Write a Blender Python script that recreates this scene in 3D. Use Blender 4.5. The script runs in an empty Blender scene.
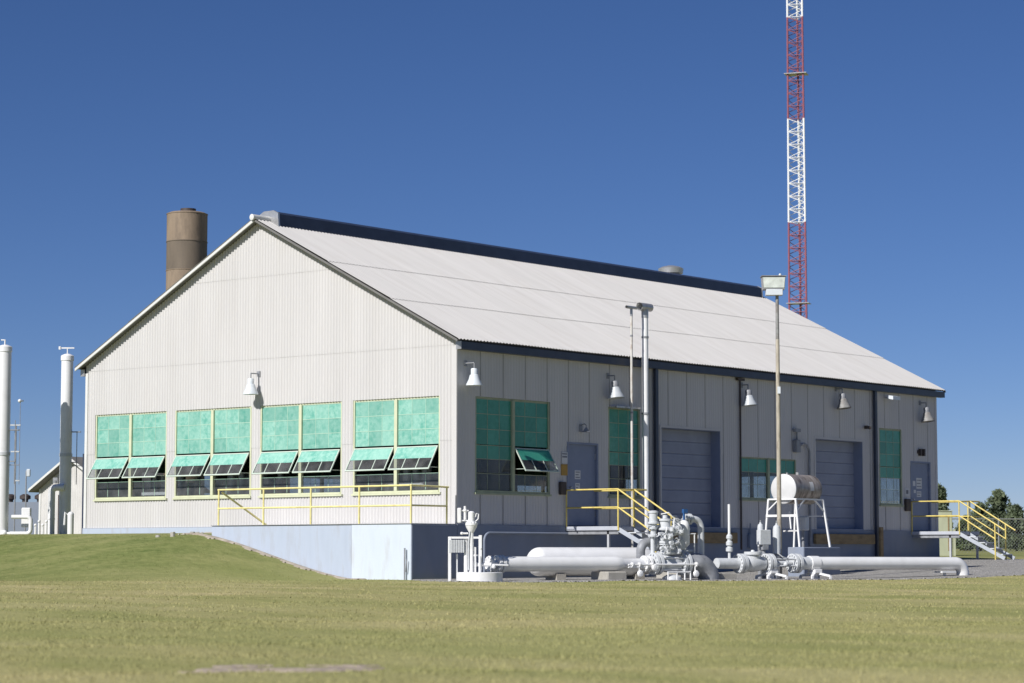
import bpy, math, random
import numpy as np
from mathutils import Vector, Matrix
random.seed(7)
S = bpy.context.scene
C = S.collection
R = math.radians
PI = math.pi

# ------------------------------------------------------------------ materials
def newmat(name):
    m = bpy.data.materials.new(name); m.use_nodes = True
    nt = m.node_tree
    b = nt.nodes['Principled BSDF']
    return m, nt, b

def N(nt, t, **kw):
    n = nt.nodes.new(t)
    for k, v in kw.items():
        if k in n.inputs: n.inputs[k].default_value = v
        else: setattr(n, k, v)
    return n

def ramp(nt, fac, stops):
    r = nt.nodes.new('ShaderNodeValToRGB')
    while len(r.color_ramp.elements) < len(stops): r.color_ramp.elements.new(.5)
    for e, (p, c) in zip(r.color_ramp.elements, stops):
        e.position = p; e.color = (*c, 1)
    nt.links.new(fac, r.inputs[0])
    return r.outputs[0]

def coords(nt, scale=(1, 1, 1), rot=(0, 0, 0)):
    tc = nt.nodes.new('ShaderNodeTexCoord'); mp = nt.nodes.new('ShaderNodeMapping')
    mp.inputs['Scale'].default_value = scale; mp.inputs['Rotation'].default_value = rot
    nt.links.new(tc.outputs['Object'], mp.inputs[0])
    return mp.outputs[0]

def noise(nt, vec, scale, detail=4, rough=.55):
    n = N(nt, 'ShaderNodeTexNoise'); n.inputs['Scale'].default_value = scale
    n.inputs['Detail'].default_value = detail; n.inputs['Roughness'].default_value = rough
    nt.links.new(vec, n.inputs['Vector'])
    return n.outputs['Fac']

def mix(nt, fac, a, b, mode='MIX'):
    m = nt.nodes.new('ShaderNodeMix'); m.data_type = 'RGBA'; m.blend_type = mode
    if isinstance(fac, (int, float)): m.inputs[0].default_value = fac
    else: nt.links.new(fac, m.inputs[0])
    for i, v in ((6, a), (7, b)):
        if isinstance(v, tuple): m.inputs[i].default_value = (*v, 1)
        else: nt.links.new(v, m.inputs[i])
    return m.outputs[2]

def bump(nt, b, h, strength, dist=.02):
    n = nt.nodes.new('ShaderNodeBump'); n.inputs['Strength'].default_value = strength
    n.inputs['Distance'].default_value = dist
    nt.links.new(h, n.inputs['Height']); nt.links.new(n.outputs[0], b.inputs['Normal'])

def mat(name, col, rough=.6, metal=0, var=.12, scale=3., dirt=None, dirt_amt=.3, stretch=(1, 1, 1), bmp=0, bscale=30, dscale=2.):
    """painted / bare surface with uneven tone and optional patchy grime"""
    m, nt, b = newmat(name)
    v = coords(nt, stretch)
    f = noise(nt, v, scale)
    lo = tuple(max(0, c * (1 - var)) for c in col); hi = tuple(min(1, c * (1 + var)) for c in col)
    c = ramp(nt, f, [(.3, lo), (.7, hi)])
    if dirt:
        f2 = noise(nt, v, dscale, 7, .65)
        k = ramp(nt, f2, [(.5, (0, 0, 0)), (.68, (dirt_amt,) * 3)])
        c = mix(nt, k, c, dirt)
    nt.links.new(c, b.inputs['Base Color'])
    b.inputs['Roughness'].default_value = rough; b.inputs['Metallic'].default_value = metal
    if bmp: bump(nt, b, noise(nt, coords(nt), bscale, 5), bmp)
    return m

M = {}
M['siding'] = mat('painted_siding', (.565, .553, .546), .62, 0, .04, 1.6, (.46, .43, .39), .14, (1, 1, .12))
M['roof'] = mat('roof_sheet', (.485, .472, .458), .7, 0, .05, 1.2, (.37, .335, .30), .22, (.22, 2.2, .22), 0, 30, 2.2)
M['joint'] = mat('grey_joint', (.34, .33, .32), .8)  # grey sealed joints between the siding panels
M['trim'] = mat('white_trim', (.66, .66, .64), .5, 0, .05)
M['navy'] = mat('navy_paint', (.032, .042, .072), .4, 0, .2)
M['bluegrey'] = mat('blue_grey_paint', (.225, .26, .33), .75, 0, .09, 1.5, (.26, .27, .30), .5, (1, 1, .5), .15)
M['dockwhite'] = mat('pale_blue_concrete', (.56, .62, .70), .8, 0, .05, 2, (.40, .40, .40), .5, (1.6, 1.6, .35), .15)
M['dockblue'] = mat('blue_washed_concrete', (.42, .475, .575), .8, 0, .06, 2, (.33, .34, .37), .6, (1.6, 1.6, .3), .15)
M['doorblue'] = mat('blue_door_paint', (.215, .25, .345), .55, 0, .06)
M['shutter'] = mat('blue_shutter_paint', (.28, .305, .38), .6, 0, .08, 2)
M['frame'] = mat('cream_green_frame', (.58, .60, .42), .55, 0, .06, 5)
M['frame_shade'] = mat('cream_green_frame_shaded', (.36, .40, .27), .6, 0, .12, 5)  # frame colour darkened, the side wall's shade painted into it
M['bar_pale'] = mat('green_white_bar', (.42, .60, .48), .6)
M['sashwhite'] = mat('sash_paint', (.52, .60, .52), .5, 0, .05)
M['black'] = mat('dark_gap', (.02, .02, .02), .8)
M['inside'] = mat('dark_interior', (.10, .10, .10), .9)
M['yellow'] = mat('yellow_rail_paint', (.68, .55, .16), .45, 0, .1, 4, (.35, .22, .08), .55, (1, 1, 1), 0, 30, 9)
M['palerail'] = mat('pale_yellow_rail_paint', (.78, .70, .30), .45, 0, .07, 4, (.42, .3, .12), .4, (1, 1, 1), 0, 30, 6)
M['white'] = mat('white_pipe_paint', (.80, .80, .80), .33, 0, .04, 3, (.45, .44, .42), .2, (1, 1, 1), 0, 30, 2)
M['greyp'] = mat('grey_valve_paint', (.60, .62, .64), .42, 0, .1, 5, (.2, .2, .2), .35, (1, 1, 1), .1, 40, 5)
M['greyd'] = mat('worn_grey_elbow', (.27, .28, .30), .5, 0, .18, 6, (.12, .12, .13), .45, (1, 1, 1), .2, 40, 5)
M['blue'] = mat('blue_lever', (.03, .10, .26), .4)
M['conc'] = mat('concrete', (.38, .36, .32), .85, 0, .12, 4, (.22, .20, .17), .5, (1, 1, 1), .3, 20)
M['silo'] = mat('weathered_stack', (.25, .19, .135), .8, 0, .2, 2.2, (.11, .085, .065), .75, (1, 1, .3), .2, 20, 1.5)
M['silodark'] = mat('darker_stack_band', (.15, .12, .09), .8, 0, .15, 2.2, (.07, .06, .05), .5, (1, 1, .25), .2, 20, 1.5)
M['red'] = mat('tower_red', (.28, .09, .12), .55, 0, .1)
M['twhite'] = mat('tower_white', (.80, .80, .80), .5, 0, .03)
M['galv'] = mat('galvanised_steel', (.50, .50, .50), .38, .6, .12, 6, (.25, .2, .15), .3)
M['pole'] = mat('mottled_pole', (.42, .38, .31), .75, 0, .2, 9, (.16, .12, .08), .7, (1, 1, .35), .2, 30, 7)
M['tankwhite'] = mat('tank_end_white', (.60, .60, .60), .45, 0, .04)
M['dull'] = mat('dull_grey_lamp', (.46, .49, .52), .4, 0, .1)
M['lampwhite'] = mat('enamel_lamp', (.66, .70, .74), .3, 0, .05)
M['rust'] = mat('rusty_lamp', (.24, .24, .235), .6, 0, .25, 10, (.10, .05, .03), .6)
M['timber'] = mat('tan_timber', (.26, .19, .10), .8, 0, .2, 3, (.12, .08, .04), .5, (.3, 1, 3))
M['cab'] = mat('pale_green_cabinet', (.42, .44, .31), .6, 0, .08, 3, (.33, .30, .2), .4, (1, 1, .3))
M['shed'] = mat('shed_siding', (.58, .565, .55), .7, 0, .08, 2)
M['darkroof'] = mat('grey_roof_edge', (.16, .155, .15), .7)
M['bark'] = mat('bark', (.10, .075, .05), .9)
M['paper'] = mat('white_notice', (.62, .62, .62), .6, 0, .05)
M['ink'] = mat('faded_ink', (.16, .17, .2), .7)
M['ysign'] = mat('ochre_sign', (.42, .24, .03), .5)
M['brownbox'] = mat('brown_box', (.06, .045, .04), .6)
M['machine'] = mat('machine_paint', (.48, .52, .54), .5)

# streaked metal tank shell: dark weathered top bands with brown drips over galvanised sheet
m, nt, b = newmat('stained_tank_shell')
v = coords(nt, (1, 1, 1))
f = noise(nt, coords(nt, (1, 3.2, 1.3)), 2.4, 6, .6)
c1 = ramp(nt, f, [(.38, (.42, .38, .34)), (.52, (.30, .26, .23)), (.64, (.09, .06, .05))])
f2 = noise(nt, v, 9, 4)
c = mix(nt, f2, c1, (.30, .27, .24), 'MIX')
nt.links.new(mix(nt, .35, c1, c), b.inputs['Base Color']); b.inputs['Roughness'].default_value = .45; b.inputs['Metallic'].default_value = .25
M['tank'] = m

# green painted glass: brushed, uneven
def green(name, a, bcol, rough):
    m, nt, b = newmat(name)
    v = coords(nt)
    at_ = nt.nodes.new('ShaderNodeAttribute'); at_.attribute_name = 'tone'
    f = noise(nt, v, 9, 7, .7); g = noise(nt, coords(nt, (1, 1, .35)), 2.3, 4)
    c1 = ramp(nt, f, [(.38, a), (.62, bcol)])
    c2 = mix(nt, ramp(nt, g, [(.35, (0, 0, 0)), (.65, (.7,) * 3)]), c1, bcol)
    c2 = mix(nt, at_.outputs['Fac'], c2, tuple(q*.62 for q in a))
    nt.links.new(c2, b.inputs['Base Color']); b.inputs['Roughness'].default_value = rough
    return m
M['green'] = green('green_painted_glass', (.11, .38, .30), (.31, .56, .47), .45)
M['green_shade'] = green('green_glass_shaded', (.03, .24, .165), (.065, .33, .24), .3)  # same green glass, colour darkened to carry the shade of the unlit walls

# glass
m, nt, b = newmat('window_glass'); nt.nodes.remove(b)
out = nt.nodes['Material Output']
tr = N(nt, 'ShaderNodeBsdfTransparent'); tr.inputs[0].default_value = (.80, .82, .83, 1)
gl = N(nt, 'ShaderNodeBsdfGlossy'); gl.inputs['Roughness'].default_value = .06; gl.inputs[0].default_value = (.85, .85, .85, 1)
fr = N(nt, 'ShaderNodeFresnel'); fr.inputs[0].default_value = 1.5
mx = N(nt, 'ShaderNodeMixShader')
ad = N(nt, 'ShaderNodeMath', operation='ADD'); ad.inputs[1].default_value = 0.
nt.links.new(fr.outputs[0], ad.inputs[0])
ge = N(nt, 'ShaderNodeNewGeometry'); fb = N(nt, 'ShaderNodeMath', operation='SUBTRACT'); fb.inputs[0].default_value = 1.; nt.links.new(ge.outputs['Backfacing'], fb.inputs[1])
fm_ = N(nt, 'ShaderNodeMath', operation='MULTIPLY'); nt.links.new(ad.outputs[0], fm_.inputs[0]); nt.links.new(fb.outputs[0], fm_.inputs[1])
nt.links.new(fm_.outputs[0], mx.inputs[0]); nt.links.new(tr.outputs[0], mx.inputs[1]); nt.links.new(gl.outputs[0], mx.inputs[2])
df = N(nt, 'ShaderNodeBsdfDiffuse'); df.inputs[0].default_value = (.30, .30, .30, 1)
dirt_n = noise(nt, coords(nt), 3, 5)
dr_ = ramp(nt, dirt_n, [(.3, (.05,)*3), (.7, (.22,)*3)])
m2 = N(nt, 'ShaderNodeMixShader'); nt.links.new(dr_, m2.inputs[0]); nt.links.new(mx.outputs[0], m2.inputs[1]); nt.links.new(df.outputs[0], m2.inputs[2])
nt.links.new(m2.outputs[0], out.inputs[0]); M['glass'] = m

# dirty lamp lens
M['lens'] = mat('frosted_lens', (.62, .66, .62), .25, 0, .2, 6)

# ground
def grass_colour(nt, blades=False):
    tc = nt.nodes.new('ShaderNodeTexCoord'); P = tc.outputs['Object']
    def nz(scale, st=(1, 1, 1), rot=0, det=5, ro=.6):
        mp = nt.nodes.new('ShaderNodeMapping'); mp.inputs['Scale'].default_value = st; mp.inputs['Rotation'].default_value = (0, 0, rot)
        nt.links.new(P, mp.inputs[0]); return noise(nt, mp.outputs[0], scale, det, ro)
    big = nz(.09, (1, 1, 1), 0, 3); mid = nz(.55, (.35, 1, 1), R(-39.7), 5); fine = nz(6, (.6, 1, 1), R(-39.7), 6, .7)
    c = ramp(nt, mid, [(.34, (.26, .265, .095)), (.50, (.37, .34, .15)), (.66, (.48, .415, .215))])
    c = mix(nt, ramp(nt, big, [(.4, (0, 0, 0)), (.65, (.6,) * 3)]), c, (.27, .29, .105))
    c = mix(nt, ramp(nt, fine, [(.35, (.45,) * 3), (.65, (0, 0, 0))]), c, (.27, .26, .11))
    # the berm by the building is watered and greener
    att = nt.nodes.new('ShaderNodeAttribute'); att.attribute_name = 'lush'
    c = mix(nt, att.outputs['Fac'], c, ramp(nt, fine, [(.35, (.095, .13, .035)), (.65, (.19, .215, .075))]))
    return c, fine, P
m, nt, b = newmat('lawn')
c, fine, P = grass_colour(nt)
att = nt.nodes.new('ShaderNodeAttribute'); att.attribute_name = 'bare'
c = mix(nt, att.outputs['Fac'], c, ramp(nt, fine, [(.35, (.20, .15, .10)), (.65, (.36, .30, .22))]))
nt.links.new(c, b.inputs['Base Color']); b.inputs['Roughness'].default_value = .95
b.inputs['Specular IOR Level'].default_value = .1
bump(nt, b, noise(nt, P, 12, 6, .7), .45, .04)
M['lawn'] = m
m, nt, b = newmat('grass_blade')
c, fine, P = grass_colour(nt, True)
c = mix(nt, ramp(nt, noise(nt, P, 60, 2), [(.4, (0, 0, 0)), (.6, (.45,) * 3)]), c, (.46, .42, .21))
nt.links.new(c, b.inputs['Base Color']); b.inputs['Roughness'].default_value = .8
b.inputs['Specular IOR Level'].default_value = .15
M['blade'] = m
m, nt, b = newmat('gravel')
v = coords(nt)
vo = N(nt, 'ShaderNodeTexVoronoi'); vo.inputs['Scale'].default_value = 22; nt.links.new(v, vo.inputs['Vector'])
f = noise(nt, v, 1.1, 5)
c = ramp(nt, vo.outputs['Color'], [(0.1, (.20, .19, .175)), (.5, (.36, .345, .32)), (.95, (.55, .53, .50))])
c = mix(nt, ramp(nt, f, [(.4, (0, 0, 0)), (.7, (.6,) * 3)]), c, (.30, .285, .25))
nt.links.new(c, b.inputs['Base Color']); b.inputs['Roughness'].default_value = .95
bump(nt, b, vo.outputs['Distance'], 1., .04)
M['gravel'] = m
M['soil'] = mat('bare_soil', (.38, .33, .27), .95, 0, .2, 5, (.20, .15, .10), .6, (1, 1, 1), .6, 25, 4)

def leafmat(name, a, bcol):
    m, nt, b = newmat(name)
    f = noise(nt, coords(nt), 1.6, 5)
    nt.links.new(ramp(nt, f, [(.35, a), (.65, bcol)]), b.inputs['Base Color'])
    b.inputs['Roughness'].default_value = .7
    return m
M['leaf'] = leafmat('cedar_foliage', (.055, .08, .045), (.14, .17, .09))
M['leaf2'] = leafmat('shrub_foliage', (.04, .07, .022), (.10, .13, .045))

# ------------------------------------------------------------------ mesh helpers
class MB:
    """collects shapes in world (or thing-local) metres and links them as ONE object"""
    def __init__(s): s.v = []; s.f = []; s.sm = []
    def add(s, vs, fs, smooth=False):
        o = len(s.v); s.v += [tuple(p) for p in vs]
        for f in fs: s.f.append(tuple(o + i for i in f)); s.sm.append(smooth)
        return s
    def box(s, x0, x1, y0, y1, z0, z1, bv=0):
        if x0 > x1: x0, x1 = x1, x0
        if y0 > y1: y0, y1 = y1, y0
        if z0 > z1: z0, z1 = z1, z0
        if bv:
            b = min(bv, (x1-x0)/3, (y1-y0)/3, (z1-z0)/3)
            vs = []; idx = {}
            X = (x0, x1); Y = (y0, y1); Z = (z0, z1)
            for i in (0, 1):
                for j in (0, 1):
                    for k in (0, 1):
                        sx, sy, sz = (b if i == 0 else -b), (b if j == 0 else -b), (b if k == 0 else -b)
                        idx[i, j, k, 0] = len(vs); vs.append((X[i], Y[j]+sy, Z[k]+sz))
                        idx[i, j, k, 1] = len(vs); vs.append((X[i]+sx, Y[j], Z[k]+sz))
                        idx[i, j, k, 2] = len(vs); vs.append((X[i]+sx, Y[j]+sy, Z[k]))
            q = idx; fs = []
            for i in (0, 1):
                fs.append([q[i,0,0,0], q[i,0,1,0], q[i,1,1,0], q[i,1,0,0]] if i == 0 else [q[i,0,0,0], q[i,1,0,0], q[i,1,1,0], q[i,0,1,0]])
                fs.append([q[0,i,0,1], q[1,i,0,1], q[1,i,1,1], q[0,i,1,1]] if i == 0 else [q[0,i,0,1], q[0,i,1,1], q[1,i,1,1], q[1,i,0,1]])
                fs.append([q[0,0,i,2], q[0,1,i,2], q[1,1,i,2], q[1,0,i,2]] if i == 0 else [q[0,0,i,2], q[1,0,i,2], q[1,1,i,2], q[0,1,i,2]])
                for j in (0, 1):
                    fs.append([q[i,j,0,0], q[i,j,1,0], q[i,j,1,1], q[i,j,0,1]])
                    fs.append([q[i,0,j,0], q[i,1,j,0], q[i,1,j,2], q[i,0,j,2]])
                    fs.append([q[0,i,j,1], q[1,i,j,1], q[1,i,j,2], q[0,i,j,2]])
                    for k in (0, 1): fs.append([q[i,j,k,0], q[i,j,k,1], q[i,j,k,2]])
            return s.add(vs, fs)
        vs = [(x, y, z) for x in (x0, x1) for y in (y0, y1) for z in (z0, z1)]
        return s.add(vs, [(0, 1, 3, 2), (4, 6, 7, 5), (0, 4, 5, 1), (2, 3, 7, 6), (0, 2, 6, 4), (1, 5, 7, 3)])
    def cyl(s, a, b, r, r2=None, n=16, caps=True):
        a = Vector(a); b = Vector(b); r2 = r if r2 is None else r2
        d = (b-a).normalized(); u = d.orthogonal().normalized(); w = d.cross(u)
        vs = []
        for p, q in ((a, r), (b, r2)):
            for i in range(n):
                t = 2*PI*i/n; vs.append(p + (u*math.cos(t)+w*math.sin(t))*q)
        s.add(vs, [(i, (i+1) % n, n+(i+1) % n, n+i) for i in range(n)], True)
        if caps:
            s.add(vs[:n], [tuple(range(n-1, -1, -1))]); s.add(vs[n:], [tuple(range(n))])
        return s
    def tube(s, pts, r, n=12, caps=True):
        pts = [Vector(p) for p in pts]
        rs = r if isinstance(r, (list, tuple)) else [r]*len(pts)
        vs = []; u = None
        for i, p in enumerate(pts):
            d = (pts[min(i+1, len(pts)-1)] - pts[max(i-1, 0)]).normalized()
            u = d.orthogonal().normalized() if u is None else (u - d*u.dot(d)).normalized()
            w = d.cross(u)
            for k in range(n):
                t = 2*PI*k/n; vs.append(p + (u*math.cos(t)+w*math.sin(t))*rs[i])
        fs = [(i*n+k, i*n+(k+1) % n, (i+1)*n+(k+1) % n, (i+1)*n+k) for i in range(len(pts)-1) for k in range(n)]
        s.add(vs, fs, True)
        if caps:
            s.add(vs[:n], [tuple(range(n-1, -1, -1))]); s.add(vs[-n:], [tuple(range(n))])
        return s
    def lathe(s, c, prof, n=20, axis=(0, 0, 1)):
        """prof: list of (radius, distance along the axis)"""
        d = Vector(axis).normalized(); u = d.orthogonal().normalized(); w = d.cross(u); c = Vector(c)
        vs = []
        for r, h in prof:
            for k in range(n):
                t = 2*PI*k/n; vs.append(c + d*h + (u*math.cos(t)+w*math.sin(t))*max(r, 1e-4))
        s.add(vs, [(i*n+k, i*n+(k+1) % n, (i+1)*n+(k+1) % n, (i+1)*n+k) for i in range(len(prof)-1) for k in range(n)], True)
        return s
    def ball(s, c, r, n=14, sz=1):
        return s.lathe(c, [(r*math.sin(PI*i/8), -r*sz*math.cos(PI*i/8)) for i in range(9)], n)
    def flange(s, c, axis, r, th, bolts=12):
        c = Vector(c); d = Vector(axis).normalized(); u = d.orthogonal().normalized(); w = d.cross(u)
        s.cyl(c-d*th/2, c+d*th/2, r, n=28)
        for k in range(bolts):
            t = 2*PI*k/bolts; p = c + (u*math.cos(t)+w*math.sin(t))*r*.84
            s.cyl(p-d*(th/2+.025), p+d*(th/2+.025), r*.085, n=6)
        return s
    def bar(s, a, b, w, h=None):
        """rectangular bar between two points"""
        a = Vector(a); b = Vector(b); h = h or w
        d = (b-a).normalized(); up = Vector((0, 0, 1)) if abs(d.z) < .95 else Vector((1, 0, 0))
        sd = d.cross(up).normalized()*w/2; u2 = sd.cross(d).normalized()*h/2
        vs = [p+i*sd+j*u2 for p in (a, b) for i, j in ((-1, -1), (1, -1), (1, 1), (-1, 1))]
        return s.add(vs, [(3, 2, 1, 0), (4, 5, 6, 7), (0, 1, 5, 4), (1, 2, 6, 5), (2, 3, 7, 6), (3, 0, 4, 7)])
    def build(s, name, material, parent=None, org=(0, 0, 0), recalc=False, label=None):
        me = bpy.data.meshes.new(name)
        ox, oy, oz = org
        me.from_pydata([(x-ox, y-oy, z-oz) for x, y, z in s.v], [], s.f)
        me.polygons.foreach_set('use_smooth', s.sm)
        me.materials.append(M[material] if isinstance(material, str) else material)
        me.update()
        me.set_sharp_from_angle(angle=R(38))
        o = bpy.data.objects.new(name, me); C.objects.link(o)
        if parent: o.parent = parent
        else: o.location = org
        if label: o['label'] = label
        return o

def tag(o, label, cat, group=None, kind=None):
    if label: o['label'] = label
    if cat: o['category'] = cat
    if group: o['group'] = group
    if kind: o['kind'] = kind
    return o
def thing(name, label, cat, loc=(0, 0, 0), rz=0, group=None):
    o = bpy.data.objects.new(name, None); C.objects.link(o); o.empty_display_size = .3
    o.location = loc; o.rotation_euler = (0, 0, rz)
    return tag(o, label, cat, group)
def copy_tree(o, parent=None):
    c = o.copy(); C.objects.link(c)
    if parent: c.parent = parent
    for ch in list(o.children): copy_tree(ch, c)
    return c
def arc(c, a0, a1, r, ax, ay, n=10):
    """points of an arc about c in the plane of ax, ay (degrees)"""
    c = Vector(c); ax = Vector(ax); ay = Vector(ay)
    return [c + ax*r*math.cos(R(a0+(a1-a0)*i/n)) + ay*r*math.sin(R(a0+(a1-a0)*i/n)) for i in range(n+1)]

# ------------------------------------------------------------------ camera
CAM = Vector((38.038, -43.727, -.718)); FH = (-.6386, .7695); RH = (.7695, .6386)
cd = bpy.data.cameras.new('camera'); co = bpy.data.objects.new('camera', cd); C.objects.link(co)
co.location = CAM; co.rotation_euler = (R(90+5.1276), 0, R(39.6856))
cd.sensor_width = 36; cd.lens = 2366.7/1024*36; cd.clip_end = 3000; cd.clip_start = .5
cd.dof.use_dof = True; cd.dof.focus_distance = 60; cd.dof.aperture_fstop = 2.8
S.camera = co
def view(d, s):   # metres ahead of / to the right of the camera -> x, y
    return (CAM.x + FH[0]*d + RH[0]*s, CAM.y + FH[1]*d + RH[1]*s)

# ------------------------------------------------------------------ world and sun
EL = R(37); AZ = .016
w = bpy.data.worlds.new('World'); S.world = w; w.use_nodes = True
nt = w.node_tree; bg = nt.nodes['Background']
sky = nt.nodes.new('ShaderNodeTexSky'); sky.sky_type = 'NISHITA'; sky.sun_disc = False
sky.sun_elevation = EL; sky.sun_rotation = PI + AZ; sky.altitude = 2500; sky.air_density = .9; sky.dust_density = .1; sky.ozone_density = 5.0
hs_ = nt.nodes.new('ShaderNodeHueSaturation'); hs_.inputs['Saturation'].default_value = 1.11
nt.links.new(sky.outputs[0], hs_.inputs['Color'])
tn = mix(nt, 1.0, hs_.outputs[0], (1.0, .935, 1.10), 'MULTIPLY'); nt.links.new(tn, bg.inputs[0]); bg.inputs[1].default_value = .058
sd = bpy.data.lights.new('sun', 'SUN'); so = bpy.data.objects.new('sun', sd); C.objects.link(so)
sd.energy = 5.0; sd.angle = R(.53); sd.color = (1, .97, .93)
dv = Vector((math.sin(AZ)*math.cos(EL), math.cos(AZ)*math.cos(EL), -math.sin(EL)))
so.rotation_euler = dv.to_track_quat('-Z', 'Y').to_euler()
so.location = (0, -60, 50)
S.view_settings.view_transform = 'Standard'; S.view_settings.look = 'None'
S.view_settings.exposure = .08; S.view_settings.gamma = 1
S.cycles.max_bounces = 6; S.cycles.transparent_max_bounces = 12

# ------------------------------------------------------------------ terrain
W, L, H = 13.87, 23.44, 4.30
RZ, HE, OE, OV = 8.156, 4.535, .235, .256
SL = (RZ-HE)/(W/2+OE)
def sm(t): t = np.clip(t, 0, 1); return t*t*(3-2*t)
PA = np.array((4.0, -3.0)); PD = np.array((.3300, .9440)); PN = np.array((-.9440, .3300))   # pipeline axis and its normal towards the building
def ground(x, y):
    x = np.asarray(x, float); y = np.asarray(y, float)
    d = (x-CAM.x)*FH[0] + (y-CAM.y)*FH[1]
    low = -1.34 - .12*sm((50-d)/30) + .42*sm((y-6)/15)*sm((x+40)/30)
    far = np.clip((d-82)*.011, 0, 1.0)
    low = low + far
    bs = np.clip((-x-1.9)/5.4, 0, 1); bs = .55*bs + .45*sm(bs)
    b = bs*sm((y+8.2)/7.2)*(1-sm((y-23)/8))
    hi = -.17 + .10*sm((y-.5)/8)
    z = low*(1-b) + np.maximum(hi, low)*b
    z = z + (.02*np.sin(x*.9+y*.35)*np.sin(y*.7-x*.2) + .012*np.sin(x*2.3-y*1.9))*sm((60-d)/10)*(1-b)
    return z
def gz(x, y): return float(ground(x, y))

def axis_pts(lo, hi, dlo, dhi, step, grow=1.22):
    a = list(np.arange(dlo, dhi, step)); s = step; p = dhi
    while p < hi: a.append(p); s *= grow; p += s
    s = step; p = dlo
    while p > lo: s *= grow; p -= s; a.insert(0, p)
    return np.array(a)
gx = axis_pts(-1500, 1500, -30, 42, .4); gy = axis_pts(-1500, 1500, -44, 32, .4)
X, Y = np.meshgrid(gx, gy, indexing='ij'); Z = ground(X, Y)
nx, ny = X.shape
vs = np.stack([X, Y, Z], -1).reshape(-1, 3)
idx = np.arange(nx*ny).reshape(nx, ny)
fs = np.stack([idx[:-1, :-1], idx[1:, :-1], idx[1:, 1:], idx[:-1, 1:]], -1).reshape(-1, 4)
me = bpy.data.meshes.new('lawn'); me.from_pydata(vs.tolist(), [], fs.tolist()); me.materials.append(M['lawn'])
me.polygons.foreach_set('use_smooth', [True]*len(me.polygons))
def lush(x, y):
    b = sm((-x-.5)/6)*sm((y+13+1.2*np.sin(x*.5)+.8*np.sin(x*1.3))/9)*(1-sm((y+2.6)/1.5)*.35)
    return np.clip(b*.8*(1+.35*hashn(x*.35, y*.5)), 0, 1)
def hashn(x, y):
    return (np.sin(x*3.1+y*1.7)+np.sin(x*7.3-y*5.9+1)+np.sin(x*15.1+y*17.3+2)*.8+np.sin(y*29.-x*23.)*.6)/3.4
def bare(x, y):
    # scuffed strip of earth in the front lawn
    d = (x-CAM.x)*FH[0] + (y-CAM.y)*FH[1]; s = (x-CAM.x)*RH[0] + (y-CAM.y)*RH[1]
    q = ((s+1.40)/.72)**2 + ((d-15.45)/.66)**2
    return np.clip(1.15 - q + hashn(x*2.2, y*2.2)*1.5, 0, 1)
la = me.attributes.new('lush', 'FLOAT', 'POINT'); la.data.foreach_set('value', lush(X, Y).reshape(-1).astype(np.float32))
lawn = bpy.data.objects.new('lawn', me); C.objects.link(lawn)
tag(lawn, 'mown yellow green lawn rising to a green bank beside the loading dock', None, None, 'structure')

def sheet(name, inside, x0, x1, y0, y1, step, lift, material, label):
    xs = np.arange(x0, x1+step, step); ys = np.arange(y0, y1+step, step)
    Xg, Yg = np.meshgrid(xs, ys, indexing='ij'); Zg = ground(Xg, Yg)+lift
    keep = inside(Xg, Yg); m_, n_ = Xg.shape
    inner = keep.copy(); inner[1:] &= keep[:-1]; inner[:-1] &= keep[1:]; inner[:, 1:] &= keep[:, :-1]; inner[:, :-1] &= keep[:, 1:]
    Zg = np.where(inner, Zg, Zg-lift-.03)
    f = []
    for i in range(m_-1):
        for j in range(n_-1):
            if keep[i, j] and keep[i+1, j] and keep[i+1, j+1] and keep[i, j+1]:
                f.append((i*n_+j, (i+1)*n_+j, (i+1)*n_+j+1, i*n_+j+1))
    me = bpy.data.meshes.new(name); me.from_pydata(np.stack([Xg, Yg, Zg], -1).reshape(-1, 3).tolist(), [], f)
    used = set(i for q in f for i in q)
    import bmesh
    bm = bmesh.new(); bm.from_mesh(me); bm.verts.ensure_lookup_table()
    bmesh.ops.delete(bm, geom=[v for v in bm.verts if v.index not in used], context='VERTS'); bm.to_mesh(me); bm.free()
    me.materials.append(M[material]); o = bpy.data.objects.new(name, me); C.objects.link(o)
    me.polygons.foreach_set('use_smooth', [True]*len(me.polygons))
    return tag(o, label, None, None, 'structure')
def in_gravel(x, y, edge=-1.22):
    q = (x-PA[0])*PN[0] + (y-PA[1])*PN[1]
    wob = .10*np.sin(x*1.7+y*2.3) + .06*np.sin(y*5.1-x*3.)
    left = (x*.63 + (y+1.9)*.78) > 0       # from the dock corner out to the lawn
    return (q > edge+wob) & (x > -.02) & (y > -5.6) & (y < 36) & (left | (y > -1.7))
sheet('gravel_yard', in_gravel, -.1, 16, -6, 37, .15, .022, 'gravel', 'grey gravel yard around the pipework')
M['earth'] = mat('brown_earth', (.40, .33, .26), .95, 0, .3, 9, (.12, .085, .055), .7, (1, 1, 1), .9, 20, 6)
sheet('soil_patch', lambda x, y: bare(x, y) > .12, 25, 29.5, -34, -30, .035, .006, 'earth', 'bare scuffed earth patch in the front lawn')
def in_strip(x, y): return (y < -1.66) & (y > -1.98+.06*np.sin(x*4)+.05*np.sin(x*9.7)) & (x < -1.3+.0*y) & (x > -7.9)
sheet('soil_strip', in_strip, -8.2, 0, -2.4, -1.6, .08, .03, 'soil', 'strip of bare earth along the foot of the loading dock')

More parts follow.
